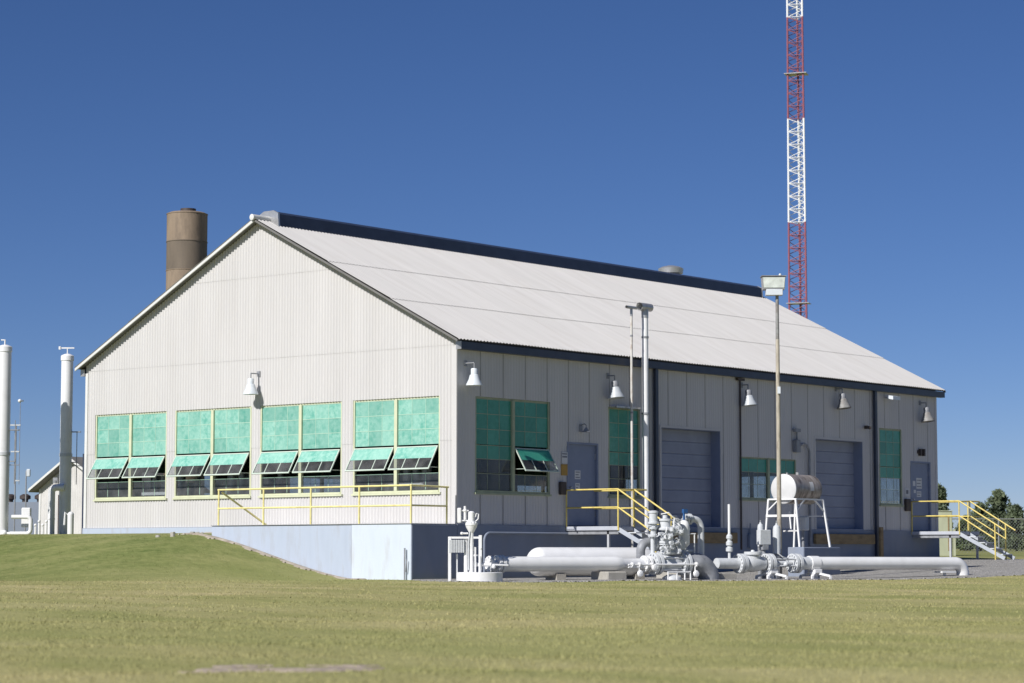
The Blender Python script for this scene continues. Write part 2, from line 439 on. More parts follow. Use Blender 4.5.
# grass blades: dense near the camera, reaching back to the gravel and up the bank
rng = np.random.default_rng(3)
def blades(n, d0, d1, wd, h0, h1, wpow=1.0):
    d = (d0 + (d1-d0)*rng.random(n*3)**wpow); hw = .25*d+1.5
    s = (rng.random(n*3)*2-1)*hw
    keep = rng.random(n*3) < hw/(.25*d1+1.5); d = d[keep][:n]; s = s[keep][:n]
    x = CAM.x+FH[0]*d+RH[0]*s; y = CAM.y+FH[1]*d+RH[1]*s
    ok = ~in_gravel(x, y, -1.10) & ~((y > -1.75) & (x > -15) & (x < .1)) & (rng.random(len(x)) > bare(x, y)*1.6) & ~in_strip(x, y)
    ok &= rng.random(len(x)) > .35*np.clip(hashn(x*.5, y*.5), 0, 1)
    x, y = x[ok], y[ok]; z = ground(x, y)
    k = len(x); a = rng.random(k)*2*PI; h = (h0+(h1-h0)*rng.random(k)**1.5)*(1+.5*hashn(x*.8, y*.8))
    lean = rng.normal(0, .45, (k, 2))*h[:, None]
    wx, wy = np.cos(a)*wd/2, np.sin(a)*wd/2
    v = np.empty((k, 3, 3)); v[:, 0] = np.stack([x-wx, y-wy, z-.01], -1); v[:, 1] = np.stack([x+wx, y+wy, z-.01], -1)
    v[:, 2] = np.stack([x+lean[:, 0], y+lean[:, 1], z+h], -1)
    return v.reshape(-1, 3)
V = np.concatenate([blades(110000, 12, 26, .009, .008, .026), blades(110000, 24, 68, .020, .008, .026)])
me = bpy.data.meshes.new('grass_blades'); k = len(V)//3
me.vertices.add(k*3); me.vertices.foreach_set('co', V.reshape(-1).astype(np.float32))
me.loops.add(k*3); me.loops.foreach_set('vertex_index', np.arange(k*3, dtype=np.int32))
me.polygons.add(k); me.polygons.foreach_set('loop_start', np.arange(0, k*3, 3, dtype=np.int32)); me.polygons.foreach_set('loop_total', np.full(k, 3, dtype=np.int32))
me.update(calc_edges=True); me.materials.append(M['blade'])
la = me.attributes.new('lush', 'FLOAT', 'POINT'); la.data.foreach_set('value', lush(V[:, 0], V[:, 1]).astype(np.float32))
go = bpy.data.objects.new('grass_blades', me); C.objects.link(go); tag(go, 'short dry grass blades of the mown lawn', 'grass', None, 'stuff')

# ------------------------------------------------------------------ main building
BLD = thing('industrial_building', 'large pale corrugated metal building with green paned windows behind the pipework', 'building', (0, 0, 0))

def corrugated(mb, mapf, a0, a1, topf, openings, seams, pitch, amp, z0=0, nper=6, lip=.007, panel=None):
    """vertical sheets as strips; mapf(a, z, out) -> point; seams: heights where the upper sheet laps out over the lower"""
    n = int(round((a1-a0)/pitch*nper)); da = (a1-a0)/n
    def off(a):
        o = amp*math.cos(2*PI*(a-a0)/pitch)
        if panel:
            t = ((a-a0) % panel)
            if t < .045: o = -amp*1.6
        return o
    for i in range(n):
        l, r = a0+i*da, a0+(i+1)*da; mid = (l+r)/2
        segs = [(z0, min(topf(l), topf(r)), True)]
        for (oa, ob, za, zb) in openings:
            if oa < mid < ob:
                ns = []
                for (p, q, t) in segs:
                    if za > p: ns.append((p, min(q, za), False))
                    if zb < q: ns.append((max(p, zb), q, t))
                segs = ns
        for (p, q, t) in segs:
            if q <= p: continue
            cuts = [p] + [s for s in seams if p < s < q] + [q]
            for k in range(len(cuts)-1):
                c0, c1 = cuts[k], cuts[k+1]
                lay = sum(1 for s in seams if s <= c0+1e-6)*lip
                ol, orr = off(l)+lay, off(r)+lay
                tl, tr = (topf(l), topf(r)) if (t and k == len(cuts)-2) else (c1, c1)
                mb.add([mapf(l, c0, ol), mapf(r, c0, orr), mapf(r, tr, orr), mapf(l, tl, ol)], [(0, 1, 2, 3)], True)
                if k > 0 or (c0 in seams):
                    mb.add([mapf(l, c0, ol-lip), mapf(r, c0, orr-lip), mapf(r, c0, orr), mapf(l, c0, ol)], [(0, 1, 2, 3)])
    return mb

front_map = lambda a, z, o: (a, -o, z)
side_map = lambda a, z, o: (o, a, z)
rooftop = lambda x: RZ - SL*abs(x + W/2) - .07
FWIN = [(-13.46, -10.49), (-10.17, -7.20), (-6.86, -3.88), (-3.49, -.54)]
WZ0, WZ1 = .80, 3.17
f_open = [(a, b, WZ0, WZ1) for a, b in FWIN]
corrugated(MB(), front_map, -W, 0, rooftop, f_open, [2.06, 4.41, 6.60], .105, .017, 0, 6).build('gable_wall', 'siding', BLD)
A_ = (.68, 3.62); B_ = (6.10, 7.50); C_ = (12.24, 15.19); D_ = (19.9, 21.27)
DR1 = (4.38, 5.60); DR2 = (21.83, 22.98); OH1 = (8.47, 11.27); OH2 = (16.24, 18.90)
s_open = [(*A_, WZ0, WZ1), (*B_, WZ0, WZ1), (*C_, .84, 2.04), (*D_, WZ0, WZ1), (*DR1, 0, 2.17), (*DR2, 0, 2.2), (*OH1, .02, 2.72), (*OH2, .02, 2.70)]
corrugated(MB(), side_map, 0, L, lambda a: 4.42, s_open, [2.06], .11, .004, 0, 4, .007, .88).build('side_wall', 'siding', BLD)
mb = MB()
a_ = .88
while a_ < L-.2:
    zs = [(0.01, 4.40)]
    for (oa, ob, za, zb) in s_open:
        if oa-.03 < a_ < ob+.03:
            zs = [(p, q) for (p, q) in ((.01, za-.06), (zb+.01, 4.40)) if q > p+.05]
    for p, q in zs: MB().box(.001, .0125, a_-.008, a_+.008, p, q).build('panel_joint', 'joint', BLD)
    a_ += .88
BW = [(2, 5), (8, 11), (14, 17), (19, 22)]
mb = MB()
corrugated(mb, lambda a, z, o: (-W-o, a, z), 0, L, lambda a: 4.42, [(a, b, .8, 3.1) for a, b in BW], [2.06], .22, .01, 0, 3)
mb.build('rear_side_wall', 'siding', BLD)
FW2 = [(-12.5, -9.5), (-8.6, -5.6), (-4.6, -.8)]
corrugated(MB(), lambda a, z, o: (a, L+o, z), -W, 0, rooftop, [(a, b, .8, 3.1) for a, b in FW2], [4.41], .22, .01, 0, 3).build('far_gable_wall', 'siding', BLD)
# inner lining (keeps the inside dark) and floor
mb = MB()
def liner(mb, mapf, a0, a1, ops, ztop):
    cuts = sorted(set([a0, a1] + [o[0] for o in ops] + [o[1] for o in ops]))
    for l, r in zip(cuts, cuts[1:]):
        segs = [(0, ztop)]
        for (oa, ob, za, zb) in ops:
            if oa < (l+r)/2 < ob:
                segs = [(0, za), (zb, ztop)] if za > .05 else [(zb, ztop)]
        for p, q in segs: mb.add([mapf(l, p), mapf(r, p), mapf(r, q), mapf(l, q)], [(0, 1, 2, 3)])
liner(mb, lambda a, z: (a, .10, z), -W+.1, -.1, f_open, 4.35)
liner(mb, lambda a, z: (-.10, a, z), .1, L-.1, s_open, 4.35)
liner(mb, lambda a, z: (-W+.10, a, z), .1, L-.1, [(a, b, .8, 3.1) for a, b in BW], 4.35)
liner(mb, lambda a, z: (a, L-.10, z), -W+.1, -.1, [(a, b, .8, 3.1) for a, b in FW2], 4.35)
mb.add([(-W+.1, .1, 4.35), (-.1, .1, 4.35), (-.1, L-.1, 4.35), (-W+.1, L-.1, 4.35)], [(0, 1, 2, 3)])
mb.build('inner_lining', 'inside', BLD)
MB().box(-W+.02, -.02, .02, L-.02, -.3, 0).build('floor_slab', 'inside', BLD)
# foundation walls
MB().box(-.4, .045, -.02, L+.03, -1.9, -.004).build('side_foundation', 'bluegrey', BLD)
MB().box(-W-.04, -6.92, -.05, .3, -.5, -.006).build('front_foundation', 'dockblue', BLD)
MB().box(-W-.045, -W+.3, .0, L, -1.2, -.004).build('rear_foundation', 'conc', BLD)
MB().box(-W, -.5, L-.3, L+.04, -1.9, -.004).build('far_foundation', 'conc', BLD)
# corner trims
MB().box(-.14, .016, -.022, -.004, 0, 4.36).box(.004, .022, -.022, .10, 0, 4.36).build('corner_trim', 'siding', BLD)
MB().box(-W-.03, -W+.07, -.03, .1, 0, 4.36).build('corner_trim', 'trim', BLD)
MB().box(-.05, .022, L-.10, L+.03, 0, 4.36).build('corner_trim', 'siding', BLD)
# roof
roof = bpy.data.objects.new('roof', None)
def roof_sheet(side):
    mb = MB(); pitch = .125; nper = 6; y0, y1 = -OV, L+OV; n = int(round((y1-y0)/pitch*nper)); dy = (y1-y0)/n
    cx = -W/2; half = W/2+OE
    cosl = 1/math.hypot(1, SL); nx_, nz_ = SL*cosl*side, cosl
    courses = [0, .377, .685, 1.0]     # fractions from ridge to eave, laid like shingles
    for c in range(3):
        f0, f1 = courses[c], courses[c+1]; up0, up1 = .012, .0+.028
        for i in range(n):
            pts = []
            for yy, ff, lift in ((y0+i*dy, f0, up0), (y0+(i+1)*dy, f0, up0), (y0+(i+1)*dy, f1, up1), (y0+i*dy, f1, up1)):
                o = .016*math.cos(2*PI*(yy-y0)/pitch) + lift + .006*math.sin(yy*1.3+ff*5)*ff
                pts.append((cx+side*half*ff+nx_*o, yy, RZ-SL*half*ff+nz_*o-.03))
            mb.add(pts, [(0, 1, 2, 3) if side < 0 else (3, 2, 1, 0)], True)
            if f1 < 1:      # lip of the lap
                a, b2 = pts[3], pts[2]; lo = .014
                mb.add([a, b2, (b2[0]-nx_*lo, b2[1], b2[2]-nz_*lo), (a[0]-nx_*lo, a[1], a[2]-nz_*lo)], [(0, 1, 2, 3)])
            else:
                a, b2 = pts[3], pts[2]; lo = .008
                mb.add([a, b2, (b2[0]-nx_*lo, b2[1], b2[2]-nz_*lo), (a[0]-nx_*lo, a[1], a[2]-nz_*lo)], [(0, 1, 2, 3)])
    return mb
rf = roof_sheet(1); r2 = roof_sheet(-1); rf.add(r2.v, r2.f, True)
ROOF = rf.build('roof', 'roof', BLD)
mb = MB()      # soffit boards and end purlins under the sheets
for side in (1, -1):
    half = W/2+OE-.02; cx = -W/2
    for yy0, yy1 in ((-OV+.02, L+OV-.02),):
        z_ = lambda f: RZ - SL*half*f - .062
        mb.add([(cx, yy0, z_(0)), (cx, yy1, z_(0)), (cx+side*half, yy1, z_(1)), (cx+side*half, yy0, z_(1))], [(0, 1, 2, 3)])
mb.build('soffit', 'darkroof', ROOF)
for side in (1, -1):
    for yy in (-OV, L+OV-.03):
        mb = MB(); half = W/2+OE
        z0_, z1_ = RZ-.03, HE-.03
        hgt = .055 if side == 1 else .075
        a = (-W/2, z0_); b_ = (-W/2+side*half, z1_)
        y_a, y_b = (yy-.006, yy+.03)
        mb.add([(a[0], y_a, a[1]-hgt), (b_[0], y_a, b_[1]-hgt), (b_[0], y_a, b_[1]), (a[0], y_a, a[1]),
                (a[0], y_b, a[1]-hgt), (b_[0], y_b, b_[1]-hgt), (b_[0], y_b, b_[1]), (a[0], y_b, a[1])],
               [(0, 1, 2, 3), (7, 6, 5, 4), (0, 4, 5, 1), (3, 2, 6, 7), (0, 3, 7, 4), (1, 5, 6, 2)])
        mb.build('rake_trim', 'trim' if side == -1 else 'darkroof', ROOF)
# ridge roll end cap, ridge vent
MB().cyl((-W/2, -OV-.07, RZ+.01), (-W/2, .35, RZ+.01), .08, n=18).lathe((-W/2, -OV-.08, RZ+.01), [(0, 0), (.05, .004), (.082, .012)], 18, (0, 1, 0)).build('ridge_roll', 'trim', ROOF)
mb = MB()
zr = RZ+.02
prof = [(-.36, -.22), (-.33, .12), (-.17, .20), (.17, .20), (.33, .12), (.36, -.22)]
def prism(mb, prof, y0, y1, x, z):
    n = len(prof); vs = [(x+p, y0, z+q) for p, q in prof] + [(x+p, y1, z+q) for p, q in prof]
    mb.add(vs, [(i, (i+1) % n, n+(i+1) % n, n+i) for i in range(n)] + [tuple(range(n-1, -1, -1)), tuple(range(n, 2*n))])
prism(mb, prof, .35, L-.05, -W/2, zr)
RV = mb.build('ridge_vent', 'navy', ROOF)
mb = MB(); prism(mb, [(p*1.06, q*1.06+.01) for p, q in prof], .30, .36, -W/2, zr); mb.build('end_plate', 'galv', RV); mb = MB(); prism(mb, [(p*1.04, q*1.04) for p, q in prof], L-.05, L-.02, -W/2, zr); mb.build('end_plate', 'galv', RV)
mb = MB(); mb.box(-W/2-.03, -W/2+.03, .36, L-.1, zr+.204, zr+.225); mb.build('cap_strip', 'darkroof', RV)
# round roof ventilator
mb = MB().lathe((-7.45, 19.3, 8.05), [(.30, 0), (.30, .42), (.40, .44), (.42, .60), (.30, .66), (.12, .70), (0, .71)], 24)
RVt = mb.build('roof_ventilator', 'galv', ROOF)
# gutters
for side in (1, -1):
    mb = MB(); x0, x1 = (.030, .20) if side == 1 else (-W-.03, -W-.20)
    mb.box(x0, x1, -.06, L+OV, 4.29, 4.475); mb.build('gutter', 'navy', BLD)
    mb = MB(); mb.box(x0, x1, -.075, -.062, 4.285, 4.48); mb.build('gutter_end', 'galv', BLD)
# downspouts
for yy in (8.12, 19.55):
    MB().box(.05, .14, yy-.065, yy+.065, -1.2, 4.29, .01).build('downspout', 'navy', BLD)
MB().box(-W-.16, -W-.03, .02, .14, -.2, 2.1).build('downspout', 'navy', BLD)

# ---- windows
def window(mapf, a0, a1, z0, z1, halves, rows, openv, gm, fm, colsn=3, sill=True, recess=.03):
    """rows: list of (z_low, z_high, kind) kind: g green, c clear; vents: opening sash from zv1 down to zv0"""
    par = bpy.data.objects.new('window', None)
    fr = MB(); gp = MB(); cp = MB()
    def bx(mb, a, b, za, zb, o0, o1):
        p = mapf(a, za, o0); q = mapf(b, zb, o1); mb.box(p[0], q[0], p[1], q[1], p[2], q[2])
    fw = .05
    bx(fr, a0, a0+fw, z0, z1, -.06, .004); bx(fr, a1-fw, a1, z0, z1, -.06, .004)
    bx(fr, a0+fw, a1-fw, z1-fw*.8, z1, -.06, -.024); bx(fr, a0+fw, a1-fw, z0, z0+fw, -.06, .020)
    if halves == 2:
        m_ = (a0+a1)/2; bx(fr, m_-.05, m_+.05, z0+fw, z1-fw*.8, -.06, .026)
        hs = [(a0+fw, m_-.05), (m_+.05, a1-fw)]
    else: hs = [(a0+fw, a1-fw)]
    WN = fr.build('window', fm, BLD)
    sashes = []
    for hi_, (l, r) in enumerate(hs):
        mun = MB(); low = MB()
        cw = (r-l)/colsn
        vent_rows = [q for q in rows if q[3]]
        opened = openv[hi_]
        for (za, zb, kind, isv) in rows:
            if isv and opened: continue
            for c in range(colsn):
                p = gp if kind == 'g' else cp
                bx(p, l+c*cw, l+(c+1)*cw, za, zb, -recess-.006-.0015*((c*7+int(za*10)) % 3), -recess)
            bx(low if (opened and zb < 1.3) else mun, l, r, zb-.007, zb+.007, -recess, -recess+.006)
        for c in range(1, colsn):
            zz = [(za, zb) for (za, zb, k_, v_) in rows if not (v_ and opened)]
            for za, zb in zz: bx(low if (opened and zb < 1.3) else mun, l+c*cw-.006, l+c*cw+.006, za+.01, zb-.01, -recess, -recess+.005)
        mun.build('glazing_bars', 'bar_pale' if fm == 'frame' else fm, WN)
        if low.v: low.build('glazing_bars', 'bar_pale' if fm == 'frame' else fm, WN)
        if vent_rows:
            vb, vt = min(q[0] for q in vent_rows), max(q[1] for q in vent_rows)
            ang = R(31) if opened else 0
            if opened:
                ln = vt-vb
                def sp(a, t, o):   # a along, t down the sash, o off its face
                    return mapf(a, vt-.03 - t*math.cos(ang) + o*math.sin(ang), .015 + t*math.sin(ang) + o*math.cos(ang))
                def sbox(mb, a, b, t0, t1, o0, o1):
                    vs = [sp(aa, tt, oo) for aa in (a, b) for tt in (t0, t1) for oo in (o0, o1)]
                    mb.add(vs, [(0, 1, 3, 2), (4, 6, 7, 5), (0, 4, 5, 1), (2, 3, 7, 6), (0, 2, 6, 4), (1, 5, 7, 3)])
                sf = MB(); sg = MB(); sc = MB(); g_ = .012
                l2, r2_ = l+.01, r-.01
                sbox(sf, l2, l2+.03, 0, ln, -.012, .012); sbox(sf, r2_-.03, r2_, 0, ln, -.012, .012)
                sbox(sf, l2+.03, r2_-.03, 0, .03, -.012, .012); sbox(sf, l2+.03, r2_-.03, ln-.035, ln, -.012, .012)
                for c in range(1, colsn): sbox(sf, l+c*cw-.011, l+c*cw+.011, ln*.52, ln-.035, -.010, .010)
                sbox(sg, l2+.03, r2_-.03, .03, ln*.52, -.004, .004)
                sbox(sc, l2+.03, r2_-.03, ln*.52, ln-.035, -.003, .003)
                sf_o = sf.build('sash', 'sashwhite', WN); sashes.append(sf_o)
                sg.build('green_pane', gm, WN); sc.build('clear_pane', 'glass', WN)
                # stay arms
                for aa in (l2+.02, r2_-.02):
                    MB().cyl(mapf(aa, vb+.12, -.02), sp(aa, ln-.06, 0), .007, n=6).build('stay_arm', 'sashwhite', WN)
    if gp.v:
        go_ = gp.build('green_pane', gm, WN); nb = len(gp.f)//6
        at_ = go_.data.attributes.new('tone', 'FLOAT', 'FACE'); at_.data.foreach_set('value', np.repeat(rng.random(nb)**2*.45, 6).astype(np.float32))
    if cp.v: cp.build('clear_pane', 'glass', WN)
    if sill:
        sb = MB(); bx(sb, a0-.03, a1+.03, z0-.05, z0-.004, -.05, .05); sb.build('sill', fm, WN)
    return WN
ROWS = [(2.75, 3.12, 'g', 0), (2.37, 2.75, 'g', 0), (1.99, 2.37, 'g', 0), (1.63, 1.97, 'g', 1), (1.29, 1.63, 'c', 1), (.86, 1.27, 'c', 0)]
for a, b in FWIN: window(front_map, a, b, WZ0, WZ1, 2, ROWS, [1, 1], 'green', 'frame')
window(side_map, *A_, WZ0, WZ1, 2, ROWS, [0, 1], 'green_shade', 'frame_shade')
window(side_map, *B_, WZ0, WZ1, 1, ROWS, [0], 'green_shade', 'frame_shade')
window(side_map, *C_, .84, 2.04, 2, [(1.62, 2.0, 'g', 0), (1.27, 1.62, 'c', 0), (.9, 1.27, 'c', 0)], [0, 0], 'green_shade', 'frame_shade')
window(side_map, *D_, WZ0, WZ1, 1, ROWS, [0], 'green_shade', 'frame_shade')
for a, b in BW: window(lambda a_, z, o: (-W-o, a_, z), a, b, .8, 3.1, 2, [(2.4, 3.05, 'g', 0), (1.63, 2.4, 'g', 0), (.86, 1.63, 'c', 0)], [0, 0], 'green_shade', 'frame')
for a, b in FW2: window(lambda a_, z, o: (a_, L+o, z), a, b, .8, 3.1, 2, [(2.4, 3.05, 'g', 0), (1.9, 2.4, 'g', 0), (.86, 1.9, 'c', 0)], [0, 0], 'green_shade', 'frame')

# ---- doors
def door(y0, y1, zt, knob_y, notices):
    f = MB().box(-.10, .018, y0-.05, y0, 0, zt+.05).box(-.10, .018, y1, y1+.05, 0, zt+.05).box(-.10, .018, y0, y1, zt, zt+.05)
    D = MB().box(-.09, -.045, y0, y1, 0.01, zt, .004).build('door', 'doorblue', BLD)
    f.build('door_frame', 'doorblue', D)
    MB().cyl((-.045, knob_y, 1.0), (.02, knob_y, 1.0), .014, n=8).ball((.03, knob_y, 1.0), .032).build('handle', 'galv', D)
    MB().box(-.044, -.036, y1-.03, y1-.005, .25, .40).box(-.044, -.036, y1-.03, y1-.005, 1.75, 1.90).build('hinge', 'galv', D)
    for (ya, yb, za, zb, lines) in notices:
        s_ = MB().box(-.044, -.041, ya, yb, za, zb).build('notice', 'paper', D)
        if lines:
            m_ = MB()
            for i in range(lines):
                zc = zb - (i+.7)*(zb-za)/(lines+.4); m_.box(-.0405, -.039, ya+.03, yb-.03-.05*(i % 2), zc-.012, zc+.010)
            m_.build('printed_lines', 'ink', s_)
    return D
door(*DR1, 2.12, DR1[0]+.10, [(4.72, 4.96, 1.22, 1.45, 3), (4.74, 4.93, .95, 1.12, 2)])
door(*DR2, 2.15, DR2[0]+.10, [(22.0, 22.16, 1.42, 1.58, 0), (22.22, 22.56, 1.34, 1.68, 3), (22.05, 22.18, 1.20, 1.30, 0), (22.24, 22.52, 1.08, 1.26, 2)])

# ---- roll-up doors, set back in a reveal
def shutter(y0, y1, zt):
    mb = MB(); z = .03; n = 8; hh = (zt-.03)/n
    x = -.30
    for i in range(n):
        z0_ = z+i*hh
        mb.add([(x-.02, y0, z0_), (x, y0, z0_+.02), (x, y0, z0_+hh-.02), (x-.02, y0, z0_+hh),
                (x-.02, y1, z0_), (x, y1, z0_+.02), (x, y1, z0_+hh-.02), (x-.02, y1, z0_+hh)],
               [(4, 5, 1, 0), (5, 6, 2, 1), (6, 7, 3, 2)])
        for q in (.33, .66): mb.box(x, x+.006, y0, y1, z0_+hh*q-.008, z0_+hh*q+.008)
    D = mb.build('roller_door', 'shutter', BLD)
    MB().box(-.32, .010, y0-.002, y0+.012, 0, zt).box(-.32, .010, y1-.012, y1+.002, 0, zt).box(-.32, .012, y0, y1, zt-.012, zt+.002).box(-.32, .03, y0, y1, -.0035, .03).build('door_reveal', 'doorblue', D)
    MB().box(.012, .022, y0-.07, y0-.004, 0, zt+.06).box(.012, .022, y1+.004, y1+.07, 0, zt+.06).box(.012, .022, y0-.004, y1+.004, zt+.004, zt+.06).build('door_trim', 'siding', D)
    MB().box(-.30, -.27, y0+.9, y0+1.1, .30, .34).build('handle', 'galv', D)
shutter(*OH1, 2.72); shutter(*OH2, 2.70)
# flood gate: loading bumpers along the foundation
for y0, y1 in ((8.6, 11.9), (16.0, 19.35)):
    MB().box(.05, .16, y0, y1, -.42, -.12, .015).build('dock_bumper', 'timber', BLD)
MB().box(.21, .29, 19.45, 19.62, -1.1, .10, .01).build('bumper_post', 'timber', BLD, label='brown yellow upright beside the far downspout')
# conduits on the wall
mb = MB().cyl((.06, 12.22, -.6), (.06, 12.22, 4.20), .028, n=8).box(.03, .12, 12.05, 12.38, 4.20, 4.27)
mb.build('conduit', 'brownbox', BLD)
mb = MB().box(.02, .16, 15.0, 15.22, 2.25, 2.62, .01).cyl((.09, 15.11, 2.62), (.09, 15.11, 2.85), .03, n=8).box(.05, .14, 14.98, 15.25, 2.85, 2.95)
mb.tube([(.10, 15.22, 2.45)] + arc((.10, 15.45, 2.2), 90, 0, .32, (0, 1, 0), (0, 0, 1)) + [(.10, 15.77, .2), (.10, 15.77, -.5)], .035, 8)
mb.build('service_box', 'greyd', BLD)
MB().box(.03, .12, 19.0, 19.08, 3.1, 3.2).cyl((.10, 19.04, 3.15), (.28, 18.92, 3.12), .05, n=10).build('security_sensor', 'brownbox', BLD)
# small signs and boxes by the doors
s_ = MB().box(.012, .02, 4.10, 4.34, 1.60, 1.90).build('safety_sign', 'paper', BLD)
MB().box(.021, .023, 4.12, 4.32, 1.76, 1.80).box(.021, .023, 4.12, 4.32, 1.84, 1.87).build('printed_lines', 'ink', s_)
MB().box(.012, .022, 4.08, 4.34, 1.30, 1.585).build('safety_sign', 'ysign', BLD)
MB().box(.015, .10, 3.98, 4.20, .80, 1.13, .01).build('switch_box', 'brownbox', BLD)
s_ = MB().box(.012, .02, 21.42, 21.66, 1.10, 1.34).build('safety_sign', 'paper', BLD)
MB().box(.021, .023, 21.47, 21.61, 1.16, 1.28).build('printed_lines', 'ink', s_)
MB().box(.015, .10, 21.36, 21.62, .62, 1.0, .01).build('switch_box', 'brownbox', BLD)
MB().box(.01, .05, 22.2, 22.65, 2.45, 2.55).box(.02, .1, 22.28, 22.36, 2.38, 2.6).box(.02, .1, 22.5, 22.58, 2.38, 2.6).build('door_fitting', 'brownbox', BLD)
MB().box(.05, .14, 12.55, 12.72, -.55, -.15, .01).cyl((.09, 12.63, -.15), (.09, 12.63, .15), .02, n=6).build('junction_box', 'bluegrey', BLD)
MB().cyl((.12, 1.1, -.20), (.12, 4.2, -.20), .03, n=8).tube(arc((.12, 1.1, -.4), 90, 180, .2, (0, 1, 0), (0, 0, 1)) + [(.12, .9, -1.3)], .03, 8).build('conduit', 'bluegrey', BLD)

# machines inside, seen through the lower panes
def machine(loc, label, s=1.):
    t = thing('engine', label, 'engine', loc, 0, 'engines standing inside the building')
    MB().box(-.9*s, .9*s, -.5, .5, 0, .35, .02).build('base', 'machine', t)
    MB().box(-.75*s, .75*s, -.38, .38, .35, 1.1, .05).build('block', 'machine', t)
    for k in range(4): MB().cyl(((-.55+k*.36)*s, 0, 1.1), ((-.55+k*.36)*s, 0, 1.5), .13, n=12).build('cylinder_head', 'galv', t)
    MB().tube([(-.8*s, .3, 1.2), (.8*s, .3, 1.2), (.9*s, .3, 1.3), (.9*s, .3, 1.9)], .09, 10).build('exhaust_pipe', 'galv', t)
machine((-12.3, 1.7, 0), 'grey engine indoors behind the leftmost front window')
machine((-9.3, 1.9, 0), 'grey engine indoors behind the second front window from the left', 1.1)
machine((-2.9, 1.6, 0), 'grey engine indoors behind the front window nearest the corner', .9)

# ------------------------------------------------------------------ loading dock with railing
DK = thing('loading_dock', 'pale blue concrete loading dock in front of the gable wall', 'dock', (0, -.8, -1.34))
o_ = (0, -.8, -1.34)
MB().box(-1.94, .02, -1.68, -.056, -1.6, -.005, .01).build('dock_end', 'dockwhite', DK, o_)
MB().box(-6.90, -1.943, -1.672, -.056, -1.6, -.007, .01).build('dock_wall', 'dockblue', DK, o_)
MB().box(.021, .035, -1.66, -.03, -1.6, -.03).build('side_face', 'bluegrey', DK, o_)
MB().box(-6.9, .05, -1.70, -.06, -.003, .012).build('edge_plate', 'galv', DK, o_)
MB().cyl((-.12, -1.75, -1.4), (-.12, -1.75, -.58), .02, n=8).cyl((.12-.2, -1.75, -1.15), (-.05, -1.75, -.85), .012, n=6).build('drain_pipe', 'greyd', DK, o_)
RL = thing('dock_railing', 'pale yellow two rail pipe railing along the edge of the loading dock', 'railing', (0, -1.6, .012))
o_ = (0, -1.6, .012); yr = -1.62; r_ = .024
for x in (-6.70, -5.06, -3.39, -1.74, -.04): MB().cyl((x, yr, .01), (x, yr, .92), r_, n=10).build('post', 'palerail', RL, o_)
MB().cyl((-.01, -.36, .01), (-.01, -.36, .90), r_, n=10).build('post', 'palerail', RL, o_)
MB().tube([(-6.73, yr, .92), (-.07, yr, .92)], r_).ball((-.04, yr, .92), .03).tube([(-.04, yr, .92), (-.01, -.30, .90)], r_).build('top_rail', 'palerail', RL, o_)
MB().tube([(-6.73, yr, .44), (-.04, yr, .44)], r_*.95).tube([(-.04, yr, .44), (-.01, -.36, .44)], r_*.95).build('middle_rail', 'palerail', RL, o_)
MB().tube([(-6.66, -1.55, .86), (-6.25, -.35, .03)], r_*1.1).build('brace', 'palerail', RL, o_)
# broken kerb stones at the dock's end
for i in range(9):
    x = -7.1-random.random()*1.6; y = -1.5-random.random()*.9; z = gz(x, y); s = .03+random.random()*.045
    mb = MB(); n = 7
    ring = [(x+s*1.3*math.cos(2*PI*k/n)*(.7+.5*random.random()), y+s*math.sin(2*PI*k/n)*(.7+.5*random.random())) for k in range(n)]
    mb.add([(p, q, z-.03) for p, q in ring]+[(x+(p-x)*.75, y+(q-y)*.75, z+s*.7*(.7+.6*random.random())) for p, q in ring], [(k, (k+1) % n, n+(k+1) % n, n+k) for k in range(n)]+[tuple(range(n, 2*n))])
    o = mb.build('stone', 'conc', None, (x, y, z)); tag(o, 'lump of broken concrete on the bank at the high end of the dock', 'stone', 'broken concrete lumps at the dock end')
o = MB().box(-7.6, -6.93, -1.3, -.3, -.30, -.15, .02).build('kerb_slab', 'conc', None, (-7.4, -1, -.3)); tag(o, 'weathered concrete slab at the high end of the loading dock', 'slab')

